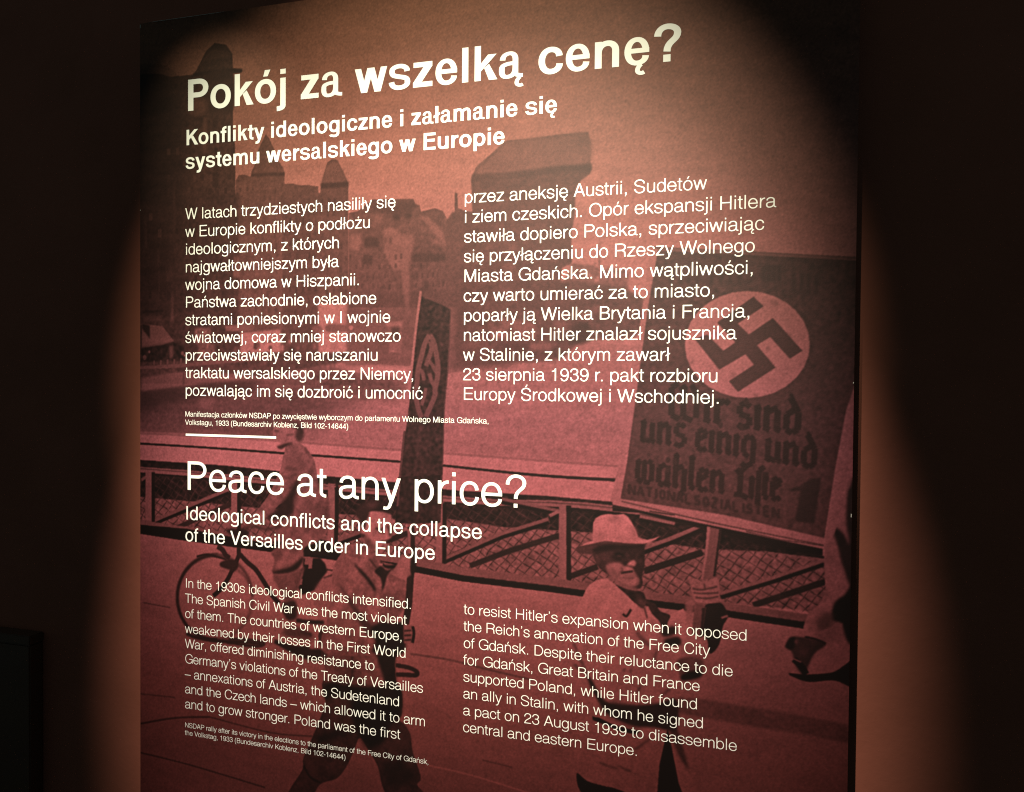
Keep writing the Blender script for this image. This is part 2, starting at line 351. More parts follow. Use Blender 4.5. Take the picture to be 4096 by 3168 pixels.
fill('K', [(940,130),(1000,100),(1080,90),(1160,110),(1190,170),(1185,225),(1150,262),(1075,262),(1010,295),(965,285),(1000,250),(940,215)], .74, 3, pid=CY)
fill('K', [(1075,75),(1150,90),(1192,150),(1185,225),(1150,250),(1120,200),(1130,150),(1080,110)], .38, 5, pid=CY)
fill('K', [(965,290),(1040,262),(1100,255),(1040,290),(1000,310)], .36, 3)
line('K', [(1050,190),(1110,185)], 8, .5, 3); line('K', [(945,150),(985,160)], 8, .5, 3)
fill('K', [(925,1100),(1140,1060),(1400,1090),(1480,1215),(1470,1245),(1330,1205),(1190,1210),(1150,1150)], .2, 3)
fill('K', [(1005,960),(1250,1000),(1330,1080),(1200,1140),(1190,1230),(1120,1330),(965,1362),(928,1340),(945,1240),(915,1180),(1000,1110),(950,1060)], .60, 3, pid=CY, tex=.02)
fill('K', [(940,1340),(1080,1300),(1190,1215),(1180,1270),(1110,1345),(960,1365)], .24, 5)
fill('K', [(950,1250),(1060,1240),(1170,1190),(1080,1280),(950,1300)], .72, 8, .7)
fill('K', [(930,1375),(1060,1370),(1180,1310),(1200,1320),(1160,1420),(1130,1520),(1050,1600),(990,1500)], .54, 4, pid=CY, tex=.02)
line('K', [(660,1000),(760,960),(870,985),(1010,960)], 16, .4, 4, .8, 2)
hard('K', [(505,935),(580,935),(578,975),(510,975)], .66, 3)
fill('K', [(540,985),(720,990),(700,1060),(600,1050)], .25, 5)
# -- tall pennant (id 3)
hard('5', [(603,290),(700,330),(785,370),(776,560),(768,720),(745,1000),(736,1345),(722,1700),(705,1705),(440,1700),(465,1400),(490,1150),(522,940),(547,700),(575,450)], .33, 1, pid=3, tex=.035)
hard('M', [(1068,20),(1480,0),(1462,200),(1438,455),(1240,470),(1040,462)], .27, 1, pid=3, tex=.03)
line('5', [(598,256),(572,450),(546,690),(520,940),(496,1130)], 11, .78, 1, pid=3)
line('5', [(496,1130),(470,1390),(452,1600)], 8, .5, 1, pid=3)
line('5', [(783,380),(768,720),(742,1020),(733,1345)], 5, .5, 1, .7)
for P, wd in (([(1250,818),(1205,905),(1165,1050),(1140,1160),(1128,1290),(1116,1400),(1142,1530),(1172,1620)],22),
              ([(1250,818),(1290,890),(1316,1010),(1332,1130),(1326,1240),(1304,1340),(1300,1410),(1250,1530),(1215,1610)],22),
              ([(1262,880),(1268,960),(1236,1060),(1216,1120)],20), ([(1236,1060),(1282,1120),(1322,1200)],15),
              ([(1150,1150),(1185,1190),(1196,1260)],17), ([(1248,1190),(1272,1270),(1308,1330)],17), ([(1215,1330),(1196,1420),(1172,1500)],15)):
    line('D', P, wd, .58, 2, .9)
# -- pennant bearer (id 4)
BB = 4
fill('N', [(585,130),(1300,120),(1320,300),(1252,420),(1258,640),(1312,760),(1312,950),(1290,1010),(1340,1060),(1392,1150),(1412,1300),(1490,1550),(1455,1620),(1510,1720),(1180,1720),(1085,1450),(1000,1300),(918,1180),(860,1300),(790,1450),(700,1560),(550,1612),(455,1720),(240,1720),(375,1480),(385,1370),(480,1150),(590,850),(560,680),(600,560),(560,400)], .40, 2, pid=BB, tex=.02)
fill('N', [(600,150),(1000,160),(1090,400),(1180,640),(1100,720),(700,680),(585,640),(600,420)], .60, 6, tex=.025)
fill('N', [(1010,100),(1300,110),(1320,300),(1250,430),(1260,650),(1310,760),(1300,960),(1200,1000),(1160,700),(1080,420)], .20, 5)
fill('N', [(600,660),(900,700),(1180,700),(1200,820),(1100,840),(780,800),(640,790),(590,830)], .20, 6)
fill('N', [(640,840),(860,830),(900,1000),(780,1100),(600,1080),(560,1000)], .44, 12, .8)
fill('N', [(860,820),(1200,820),(1220,1100),(1020,1280),(920,1170),(860,1060)], .15, 10)
fill('N', [(1210,1060),(1330,1060),(1380,1160),(1380,1300),(1230,1320),(1190,1180)], .42, 12, .8)
fill('N', [(500,1160),(760,1100),(860,1140),(700,1180),(560,1230)], .2, 10, .8)
fill('N', [(400,1400),(520,1440),(540,1590),(440,1500)], .5, 8, .7)
fill('N', [(1120,1440),(1280,1400),(1440,1520),(1300,1640),(1180,1600)], .22, 12, .8)
line('N', [(385,1440),(450,1550),(540,1600)], 8, .22, 3); line('N', [(840,380),(850,520),(830,660)], 9, .42, 3); line('N', [(700,640),(840,690),(960,670)], 8, .4, 2)
line('N', [(1252,495),(1380,520),(1455,560),(1440,590),(1340,585),(1256,585)], 18, .3, 2, pid=BB)
fill('M', [(470,830),(530,745),(640,655),(750,690),(830,745),(900,830),(1050,875),(1015,960),(1130,1015),(1190,1090),(1202,1180),(1192,1270),(1120,1300),(1060,1390),(1040,1450),(1110,1480),(1115,1600),(1060,1720),(360,1720),(380,1400),(425,1150),(432,950)], .66, 2, pid=BB, tex=.03)
fill('M', [(430,950),(520,880),(560,1100),(640,1400),(560,1650),(390,1650),(390,1400)], .70, 16, .7)
fill('M', [(640,850),(720,920),(830,1050),(850,1130),(760,1010),(680,920)], .25, 4)
fill('M', [(480,1030),(560,1120),(680,1300),(780,1420),(860,1480),(780,1560),(690,1420),(600,1250)], .36, 7)
fill('M', [(840,930),(900,1000),(910,1120),(880,1180),(930,1090),(960,980),(1000,920),(1015,900),(960,920),(900,880)], .24, 3)
fill('M', [(890,820),(950,870),(1050,868),(1030,900),(940,895)], .18, 3)
fill('M', [(900,1130),(990,1120),(1080,1200),(1100,1280),(1010,1360),(950,1300)], .52, 10, .6)
fill('M', [(800,1510),(900,1420),(1040,1440),(1120,1440),(1118,1720),(830,1720),(850,1600)], .2, 5)
line('M', [(790,810),(860,900)], 8, .4, 3); line('M', [(880,860),(920,862)], 7, .85, 1)
# the staff he holds, his hands, his head
line('M', [(1190,500),(1200,760),(1185,1000),(1170,1240),(1140,1440)], 30, .30, 2, pid=BB)
line('M', [(1172,520),(1178,760)], 12, .70, 2)
hard('M', [(1062,850),(1100,790),(1185,775),(1215,825),(1200,960),(1130,1005),(1010,952)], .78, 3, pid=BB)
fill('M', [(1195,800),(1240,840),(1235,930),(1200,965),(1185,900)], .26, 3, pid=BB)
hard('M', [(1122,1452),(1200,1450),(1214,1500),(1214,1600),(1182,1632),(1122,1622)], .68, 3, pid=BB)
for y in (1500, 1545, 1590):
    line('M', [(1125,y+5),(1195,y)], 7, .35, 2)
line('M', [(1208,1460),(1220,1530),(1206,1620)], 12, .2, 2)
fill('M', [(770,360),(880,345),(990,372),(1002,430),(990,520),(1003,600),(935,640),(910,690),(800,730),(735,650),(715,560),(740,440)], .86, 3, pid=BB)
fill('M', [(660,390),(680,305),(760,262),(870,255),(930,300),(1000,345),(1005,375),(900,348),(805,342),(785,400),(760,450),(750,520),(720,500),(690,430)], .30, 4, pid=BB)
fill('M', [(760,265),(850,258),(880,300),(800,320)], .52, 6, .6)
fill('M', [(735,560),(790,620),(860,690),(800,740),(740,660)], .55, 6)
fill('M', [(700,565),(745,575),(740,605),(715,600)], .4, 3)
line('M', [(850,510),(900,530),(940,500)], 9, .45, 3); line('M', [(960,480),(985,540),(995,600)], 14, .4, 4); line('M', [(900,640),(960,640)], 9, .5, 3)
line('M', [(880,550),(940,560)], 8, .5, 3)
# -- placard on a staff (id 5)
PL = 5
hard('S', [(2602,1005),(2660,992),(3440,1033),(3440,2230),(3292,2196),(3200,2168),(2900,2105),(2560,2030),(2440,2003),(2470,1880),(2520,1580),(2560,1300)], .80, 1, pid=PL, tex=.012)
hard('S', [(2632,1000),(2900,1010),(3440,1042),(3440,1480),(3385,1640),(3345,1850),(3297,2152),(2900,2060),(2482,1995),(2508,1850),(2545,1580),(2590,1240)], .44, 1, tex=.02)
hard('S', [(2600,985),(3440,1028),(3440,1040),(2640,1003)], .6, 2)
hard('G', [(0,268),(200,310),(640,395),(1420,575),(1420,632),(1150,590),(720,480),(500,420),(180,340),(0,330)], .22, 1)
hard('G', [(0,262),(1435,562),(1430,586),(0,285)], .80, 1); line('G', [(60,262),(640,400),(1428,560)], 4, .4, 1, sm=False)
line('G', [(0,300),(90,310),(170,325)], 6, .3, 1, sm=False); line('G', [(250,330),(420,355)], 5, .3, 1, sm=False)
line('G', [(900,465),(1120,520),(1420,560)], 4, .4, 1, sm=False)
blob('J', 870, 761, 445, 381, .84, 1, rot=-.01)
hard('J', [(915,420),(985,490),(802,612),(880,690),(1052,572),(1262,805),(1172,862),(1033,708),(938,765),(1072,925),(803,1098),(738,1022),(917,905),(857,830),(670,940),(495,720),(585,690),(700,806),(785,745),(655,605)], .43, 1)
# blackletter lines, broad-nib strokes; local frame = photograph px along the baseline
def nib(x, y, ux, uy, s, P, wd, val=.315):
    """P in letter units (x right, y up, x-height 1), baseline origin (x, y), unit vector (ux, uy)"""
    vx, vy = .10 * 1, -1.0
    Q = [(x + s*(a*ux + b*vx*0.6), y + s*(a*uy + b*vy)) for a, b in P]
    line('S', Q, wd * s, val, 2, .92, sm=False)
MIN = [[(.1,.12),(.1,.92)], [(0,.84),(.22,.98)], [(0,.1),(.24,.0)]]
FR = {'i': (MIN, .36), 'n': (MIN + [[(.16,.8),(.5,1.0)], [(.52,.1),(.52,.9)], [(.44,.12),(.66,0)]], .78),
      'u': (MIN + [[(.12,.1),(.46,.02)], [(.52,.05),(.52,.95)], [(.46,.1),(.68,0)]], .78),
      'm': (MIN + [[(.16,.8),(.5,1.0)], [(.52,.1),(.52,.9)], [(.56,.8),(.9,1.0)], [(.92,.1),(.92,.9)], [(.86,.1),(1.06,0)]], 1.16),
      'r': (MIN + [[(.16,.8),(.36,1.0)], [(.36,.98),(.52,.84)]], .54),
      's': ([[(.1,.55),(.1,.9)], [(.1,.9),(.3,1.05)], [(.1,.55),(.5,.45)], [(.5,.1),(.5,.45)], [(.5,.1),(.2,-.04)], [(.3,1.05),(.5,.9)], [(.05,.08),(.24,-.02)]], .7),
      'd': ([[(.1,.1),(.1,.75)], [(.1,.75),(.4,1.0)], [(.1,.1),(.34,-.04)], [(.34,0),(.55,.15)], [(.55,.12),(.55,.9)], [(.55,.9),(.2,1.5)], [(.2,1.5),(.32,1.58)]], .8),
      'e': ([[(.1,.1),(.1,.85)], [(.1,.85),(.34,1.02)], [(.34,1.0),(.5,.76)], [(.5,.76),(.14,.5)], [(.1,.1),(.36,-.04)], [(.34,-.02),(.52,.12)]], .64),
      'g': ([[(.1,.15),(.1,.85)], [(.1,.85),(.36,1.0)], [(.1,.15),(.34,0)], [(.36,1.0),(.54,.86)], [(.54,.9),(.54,-.3)], [(.54,-.3),(.2,-.5)], [(.2,-.5),(.02,-.36)]], .76),
      'w': ([[(.1,.15),(.1,.95)], [(.1,.15),(.34,0)], [(.4,.1),(.4,.9)], [(.4,.05),(.7,.02)], [(.76,.1),(.76,.95)], [(.02,.9),(.22,1.02)], [(.32,.88),(.5,1.02)], [(.76,.95),(.56,1.05)]], 1.0),
      'W': ([[(.15,.1),(.1,1.3)], [(.1,1.3),(.34,1.5)], [(.15,.1),(.44,-.05)], [(.56,.1),(.56,1.4)], [(.56,.1),(.9,-.05)], [(1.02,.1),(1.02,1.1)], [(1.02,1.1),(.8,1.5)], [(.4,1.2),(.62,1.45)]], 1.3),
      'h': ([[(.1,.1),(.1,1.5)], [(.02,1.4),(.2,1.55)], [(.14,.85),(.46,1.02)], [(.52,-.2),(.52,.9)], [(.52,-.2),(.36,-.4)], [(.0,.1),(.24,0)]], .74),
      'l': ([[(.1,.1),(.1,1.5)], [(.02,1.4),(.22,1.55)], [(.06,.1),(.28,0)]], .38),
      'a': ([[(.1,.1),(.1,.8)], [(.1,.8),(.4,1.0)], [(.1,.1),(.34,-.04)], [(.52,.1),(.52,.95)], [(.34,0),(.52,.2)], [(.46,.1),(.68,0)]], .78),
      'L': ([[(.3,.1),(.3,1.2)], [(.3,1.2),(.6,1.5)], [(.0,.1),(.4,.1)], [(.4,.1),(.75,-.05)], [(.05,1.1),(.3,1.3)]], .82),
      'S': ([[(.1,-.35),(.1,1.3)], [(.1,1.3),(.36,1.5)]], .34), 't': ([[(.1,.1),(.1,1.25)], [(-.02,.95),(.3,.95)], [(.06,.1),(.3,0)]], .42)}
def black(text, x, y, x2, y2, s, val=.275):
    L = math.hypot(x2 - x, y2 - y); ux, uy = (x2 - x) / L, (y2 - y) / L
    tot = sum(FR[c][1] if c != ' ' else .5 for c in text); k = L / (tot * s); p = 0
    for c in text:
        if c == ' ': p += .5; continue
        for st in FR[c][0]:
            nib(x + ux*p*s*k, y + uy*p*s*k, ux*k, uy*k, s, st, .235, val)
        p += FR[c][1]
black('Wir', 2668, 1668, 2915, 1694, 92); black('sind', 2945, 1705, 3215, 1735, 92)
black('uns', 2562, 1762, 2752, 1786, 82); black('einig', 2780, 1796, 3030, 1832, 82); black('und', 3060, 1838, 3278, 1874, 84)
for x, y in ((2985,1605),(2883,1700),(2965,1708)): blob('S', x, y, 9, 14, .33, 2)
black('wahlen', 2540, 1926, 2905, 1972, 84); black('LiSte', 2935, 1985, 3128, 1998, 84)
for x, y in ((2672,1840),(2700,1846)): blob('S', x, y, 9, 12, .33, 2)
hard('G', [(1195,182),(1260,160),(1345,108),(1410,102),(1362,412),(1232,396),(1272,190),(1200,196)], .30, 3)
# small roman line under it
CAPS = {'N': [[(0,0),(0,1)],[(0,1),(.6,0)],[(.6,0),(.6,1)]], 'A': [[(0,0),(.3,1)],[(.3,1),(.6,0)],[(.1,.35),(.5,.35)]], 'T': [[(0,1),(.6,1)],[(.3,0),(.3,1)]],
        'I': [[(.12,0),(.12,1)]], 'O': [[(.1,.1),(.1,.9)],[(.1,.9),(.5,.9)],[(.5,.9),(.5,.1)],[(.5,.1),(.1,.1)]], 'L': [[(0,1),(0,0)],[(0,0),(.5,0)]],
        'S': [[(.5,.9),(.1,.9)],[(.1,.9),(.1,.5)],[(.1,.5),(.5,.45)],[(.5,.45),(.5,.1)],[(.5,.1),(0,.05)]], 'Z': [[(0,1),(.55,1)],[(.55,1),(0,0)],[(0,0),(.55,0)]],
        'E': [[(0,0),(0,1)],[(0,1),(.5,1)],[(0,.5),(.4,.5)],[(0,0),(.5,0)]]}
x, y, x2, y2 = 2516, 1976, 3126, 2074
L_ = math.hypot(x2 - x, y2 - y); wd_ = {'I': .42}
tot_ = sum(wd_.get(c, .84) for c in 'NATIONALSOZIALISTEN'); p_ = 0
for c in 'NATIONALSOZIALISTEN':
    for st in CAPS[c]:
        k = L_ / tot_
        line('S', [(x + (x2-x)*(p_ + a*.95)/tot_, y + (y2-y)*(p_ + a*.95)/tot_ - b*38) for a, b in st], 10, .325, 2, .9, sm=False)
    p_ += wd_.get(c, .84)
for x0, y0, x1, y1 in ((2840,1085,2990,1140),(3050,1060,3130,1130),(3170,1090,3290,1180),(2680,1100,2820,1140)):   # worn line above the disc
    for k in range(4):
        xx = x0 + (x1-x0)*k/4; hard('S', [(xx,y0),(xx+16,y0+4),(xx+12,y1),(xx-4,y1-4)], .35, 4, a=.85)
for k in range(70):
    blob('S', 2500 + rng.random()*900, 1050 + rng.random()*1000, 4 + 10*rng.random(), 4 + 8*rng.random(), .36 + .16*rng.random(), 4, .35)
# -- man in the pale hat (id 6)
HM = 6
hard('H', [(640,1018),(560,1035),(490,1062),(440,1100),(400,1155),(372,1220),(320,1330),(262,1500),(245,1690),(300,1760),(1720,1760),(1500,1360),(1350,1440),(1060,1330),(960,1300),(740,1095)], .87, 2, pid=HM, tex=.01)
hard('I', [(215,-40),(1320,-40),(1330,540),(1290,760),(1290,1060),(1400,1460),(1510,1720),(660,1720),(380,1585),(270,1500),(240,1380),(260,1100),(330,980),(420,930),(430,860),(330,640),(300,430)], .83, 4, pid=HM, tex=.01)
fill('I', [(500,820),(760,800),(1000,900),(900,1020),(700,960)], .3, 8)
fill('I', [(370,510),(430,570),(540,750),(660,808),(900,812),(1100,790),(1285,755),(1285,1045),(1185,1065),(1080,1040),(900,1022),(700,960),(560,870),(440,690)], .27, 4)
hard('I', [(428,925),(500,940),(600,990),(700,1030),(840,1060),(905,1072),(880,1108),(700,1072),(560,1010),(435,962)], .2, 2)
for P, wd in (([(235,180),(270,260),(330,400),(385,520)],13), ([(245,400),(300,450),(340,460)],14), ([(880,70),(930,140),(1010,210)],16), ([(1080,250),(1050,380)],9), ([(920,610),(880,680)],9), ([(1220,640),(1120,720)],13), ([(500,1390),(600,1430),(680,1452)],8), ([(690,1420),(760,1460),(820,1482)],9), ([(860,1260),(960,1190),(1020,1140)],8), ([(740,470),(760,440)],10), ([(805,480),(825,450)],10)):
    line('I', P, wd, .42, 3, .55)
hard('I', [(1190,1050),(1232,1250),(1300,1600),(1345,1720),(1085,1720),(1108,1420)], .12, 2)
fill('I', [(1210,1050),(1290,1060),(1340,1220),(1400,1460),(1310,1330),(1250,1200)], .35, 4, .8)
fill('I', [(270,1500),(380,1580),(560,1632),(660,1655),(780,1720),(350,1720)], .17, 2)
# far sleeve, both hands, staff
fill('G', [(620,975),(700,950),(745,960),(780,1035),(745,1110),(720,1230),(660,1292),(640,1200),(600,1140)], .22, 2, pid=HM)
line('G', [(735,1050),(780,1035)], 8, .7, 1)
hard('G', [(640,432),(735,452),(716,600),(690,790),(600,790),(628,590)], .58, 2, pid=PL)
hard('G', [(640,432),(662,438),(640,620),(612,790),(600,790),(628,590)], .76, 2); hard('G', [(722,450),(735,452),(696,770),(680,770)], .26, 2)
hard('G', [(555,945),(632,978),(604,1180),(535,1160)], .56, 2, pid=HM); hard('G', [(606,985),(632,978),(604,1180),(590,1180)], .3, 2)
fill('G', [(520,800),(560,785),(620,805),(700,778),(722,830),(722,915),(690,948),(575,945),(540,905),(530,850)], .74, 2, pid=HM)
for P in ([(540,850),(600,860),(710,838)], [(545,880),(620,885),(718,880)], [(560,912),(640,918),(718,905)], [(620,820),(625,860)]):
    line('G', P, 7, .42, 2, .85)
fill('G', [(490,950),(545,925),(550,1000),(520,1100),(500,1080)], .74, 4, .9)
fill('I', [(1285,360),(1400,320),(1500,330),(1552,380),(1530,500),(1440,545),(1335,552),(1300,450)], .5, 4, pid=HM)
fill('I', [(1420,470),(1540,470),(1510,530),(1340,556),(1330,510)], .18, 4)
fill('I', [(1160,150),(1300,120),(1320,200),(1190,210)], .25, 4)
fill('I', [(1130,60),(1250,10),(1280,80),(1160,120)], .3, 4)
# scarf and collar
fill('H', [(735,1090),(830,1130),(960,1162),(1050,1180),(1085,1260),(1180,1302),(1242,1392),(1352,1440),(1322,1530),(1302,1660),(1232,1512),(1150,1422),(1085,1302),(1050,1362),(960,1300),(870,1212)], .28, 2, tex=.02)
fill('H', [(1000,1240),(1085,1300),(1060,1370),(980,1310)], .5, 6, .8)
line('H', [(1060,1350),(1095,1470)], 7, .5, 2)
line('H', [(820,1420),(855,1450),(885,1420),(912,1372)], 9, .3, 1)
# head
fill('H', [(480,740),(560,680),(800,640),(1040,650),(1066,800),(1062,900),(1035,1000),(1045,1090),(1000,1140),(900,1135),(800,1085),(700,1015),(600,945),(540,880)], .31, 2, pid=HM, tex=.02)
fill('H', [(560,730),(700,690),(760,760),(740,850),(640,880),(580,850)], .42, 10, .8)
fill('H', [(625,890),(700,848),(790,850),(830,885),(920,900),(950,950),(985,1005),(1005,1030),(990,1090),(900,1125),(780,1075),(680,1005)], .74, 4)
fill('H', [(600,960),(720,1040),(880,1110),(1000,1130),(1030,1110),(960,1155),(820,1120),(680,1030)], .66, 4)
fill('H', [(865,872),(915,826),(950,822),(972,850),(955,888),(905,880)], .84, 3)
fill('H', [(815,915),(850,892),(915,905),(930,935),(860,945)], .80, 3)
line('H', [(800,962),(850,955),(935,945)], 9, .3, 2); line('H', [(790,900),(815,920),(800,960)], 7, .5, 3)
fill('H', [(830,980),(960,965),(985,1000),(900,1010)], .64, 4, .9)
line('H', [(745,755),(800,765),(850,790)], 10, .22, 4, .8); line('H', [(720,720),(860,730)], 8, .24, 4, .7)
fill('H', [(955,890),(1000,870),(1040,900),(1020,1000),(985,990)], .3, 5)
fill('H', [(690,770),(760,740),(830,760),(850,800),(760,815),(700,805)], .24, 5, .8)
blob('H', 775, 772, 26, 10, .46, 3, .8); line('H', [(735,752),(780,745),(835,765)], 7, .2, 2, .8)
fill('H', [(500,760),(545,770),(560,850),(530,860)], .45, 4, .8)
fill('H', [(660,930),(730,950),(800,1010),(760,1030),(690,990)], .62, 6, .7)
fill('H', [(860,1035),(960,1030),(990,1070),(900,1090)], .80, 5, .6)
line('H', [(820,1012),(880,1024),(950,1012)], 7, .5, 3, .8)
fill('H', [(720,865),(790,870),(800,910),(740,920)], .83, 6, .7)
# hat
fill('H', [(298,685),(350,652),(480,615),(620,598),(880,625),(1050,628),(1045,682),(760,690),(540,720),(470,752),(340,738)], .42, 2, pid=HM)
fill('H', [(480,700),(620,640),(880,650),(1045,640),(1040,690),(760,700),(560,730),(500,730)], .24, 4)
hard('H', [(485,560),(484,400),(510,350),(570,312),(650,298),(740,306),(830,297),(880,330),(920,390),(960,470),(995,562),(1040,578),(1100,588),(1170,572),(1243,545),(1180,592),(1110,622),(1050,632),(900,630),(740,612),(620,600),(480,632),(345,658),(420,615),(480,600)], .93, 2, pid=HM)
fill('H', [(680,345),(760,335),(780,360),(690,375)], .68, 6, .8)
fill('H', [(880,440),(950,440),(985,560),(930,560)], .74, 6, .8)
fill('H', [(490,520),(980,560),(1000,600),(620,590),(490,590)], .84, 8, .7)
# -- striding figure at the right edge (id 7)
RF = 7
hard('G', [(1430,580),(1480,500),(1520,300),(1560,180),(1640,60),(1640,1220),(1500,1212),(1440,1235),(1390,1205),(1300,1182),(1288,1110),(1322,1020),(1400,955),(1440,870),(1430,700)], .74, 2, pid=RF, tex=.015)
fill('G', [(1490,440),(1520,560),(1545,660),(1592,800),(1640,880),(1640,120),(1590,250),(1580,400),(1600,560),(1560,480)], .27, 4)
fill('G', [(1500,950),(1560,900),(1640,840),(1640,1215),(1585,1200),(1545,1085),(1480,1060)], .15, 4)
fill('G', [(1390,1060),(1450,1010),(1500,1030),(1470,1120),(1390,1140)], .42, 6, .8)
hard('G', [(1450,1120),(1560,1085),(1510,1180),(1440,1230),(1300,1182)], .70, 3)
line('G', [(1300,1180),(1370,1195),(1440,1225)], 9, .2, 2)
fill('G', [(1170,1240),(1205,1182),(1300,1182),(1442,1225),(1365,1290),(1312,1400),(1300,1450),(1240,1380),(1215,1290),(1195,1262)], .36, 3, pid=RF)
fill('G', [(1170,1240),(1205,1182),(1240,1195),(1220,1260),(1190,1260)], .22, 3)
blob('G', 1242, 1210, 12, 16, .6, 3); blob('G', 1290, 1290, 30, 22, .45, 6, .7)
line('G', [(1225,1330),(1270,1370),(1310,1430)], 22, .18, 2, pid=RF); line('G', [(1222,1325),(1275,1350)], 5, .75, 1)
fill('G', [(1192,1424),(1310,1432),(1480,1420),(1560,1375),(1640,1330),(1640,1515),(1500,1472),(1330,1482),(1230,1452)], .15, 2, pid=RF)
hard('G', [(1520,-10),(1600,-10),(1560,300),(1500,480),(1432,590),(1440,500)], .76, 1)
hard('G', [(1590,190),(1622,160),(1622,330),(1590,260)], .3, 4)

# cloth: soft slanting folds inside every printed figure, and slow mottling of the ground and water
def slanted(sx, sy, shear):
    n = rng.standard_normal((NY // 3 + 2, NX // 3 + 2)).astype(np.float32)
    n = box1(box1(n, sx, 1), sx, 1); n = box1(box1(n, sy, 0), sy, 0)
    n = np.repeat(np.repeat(n, 3, 0), 3, 1)[:NY, :NX]
    r = (np.arange(NY) * shear).astype(int) % NX
    n = n[np.arange(NY)[:, None], (np.arange(NX)[None, :] + r[:, None]) % NX]
    return n / n.std()
folds = .6 * slanted(2, 8, .55) + .5 * slanted(3, 5, -.7)
for pid_, amp in ((1, .05), (4, .05), (6, .028), (7, .04)):
    mk_ = blur((ident == pid_).astype(np.float32), 2)
    tone += mk_ * amp * folds * np.clip(tone * 1.6, .25, 1)
tone += np.where(ident == 0, .011, .0) * slanted(9, 2, 0.1)
far = (ident == 0) & (np.arange(NY)[:, None] < (PY1 + 6.3) * DPU)
tone = np.where(far & (tone < .74), tone * .92, tone)
tone = .64 + (tone - .64) * 1.13
# the old picture darkens towards its foreground; then the printer's sharpening
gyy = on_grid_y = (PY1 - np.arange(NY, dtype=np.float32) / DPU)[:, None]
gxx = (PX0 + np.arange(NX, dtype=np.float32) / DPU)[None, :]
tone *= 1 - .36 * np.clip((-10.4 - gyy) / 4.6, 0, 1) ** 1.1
tone *= 1 - .16 * np.clip((gxx - 9.5) / 5, 0, 1) * np.clip((-8.6 - gyy) / 3, 0, 1)  # lower right: darker print tone plus weaker light, both put into the tone
tone += .38 * (tone - blur(tone, 4)) + .10 * (tone - blur(tone, 30))
# film grain, two sizes, and slow unevenness of the print
gr = blur(rng.standard_normal((NY, NX)).astype(np.float32), 1); gr /= gr.std()
gr2 = blur(rng.standard_normal((NY // 4 + 1, NX // 4 + 1)).astype(np.float32), 2); gr2 /= gr2.std()
gr2 = np.repeat(np.repeat(gr2, 4, 0), 4, 1)[:NY, :NX]
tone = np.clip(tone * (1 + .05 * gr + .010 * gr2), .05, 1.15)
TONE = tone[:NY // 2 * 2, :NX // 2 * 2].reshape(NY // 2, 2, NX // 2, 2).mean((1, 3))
IDENT = ident[:NY // 2 * 2:2, :NX // 2 * 2:2]

# ---------------------------------------------------------------- lettering
# A small neo-grotesque alphabet drawn with stroked centre lines (units: 1/1000 em).
def _adv(spec):
    d = {' ': 278}
    for tok in spec.split():
        k, v = tok.rsplit('=', 1)
        for c in k:
            d[c] = int(v)
    return d
ADV_REG = _adv("’=222 iljł=222 ,.I=278 ft=278 ()r=333 -=333 –=556 0123456789?=556 "
               "abdeghnopqu=556 cksvxyz=500 m=833 w=722 ABEKPSVXY=667 CDHNRU=722 FTZ=611 "
               "GOQ=778 J=500 L=556 M=833 W=944")
ADV_BOLD = _adv("ijlł=278 ,.I=278 ft=333 r=389 aceksvxy=556 bdghnopqu=611 z=500 m=889 w=778 "
                "P=667 K=722 E=667 ?=611")
ACCENT = {'ó': 'o', 'ą': 'a', 'ę': 'e', 'ć': 'c', 'ś': 's', 'ń': 'n', 'ż': 'z', 'Ś': 'S', 'ł': 'l'}
STYLE = {'bold': (ADV_BOLD, 136, 108, 144, 116), 'medium': (ADV_REG, 83, 70, 90, 77), 'regular': (ADV_REG, 70, 60, 76, 66),
         'light': (ADV_REG, 55, 48, 59, 52)}

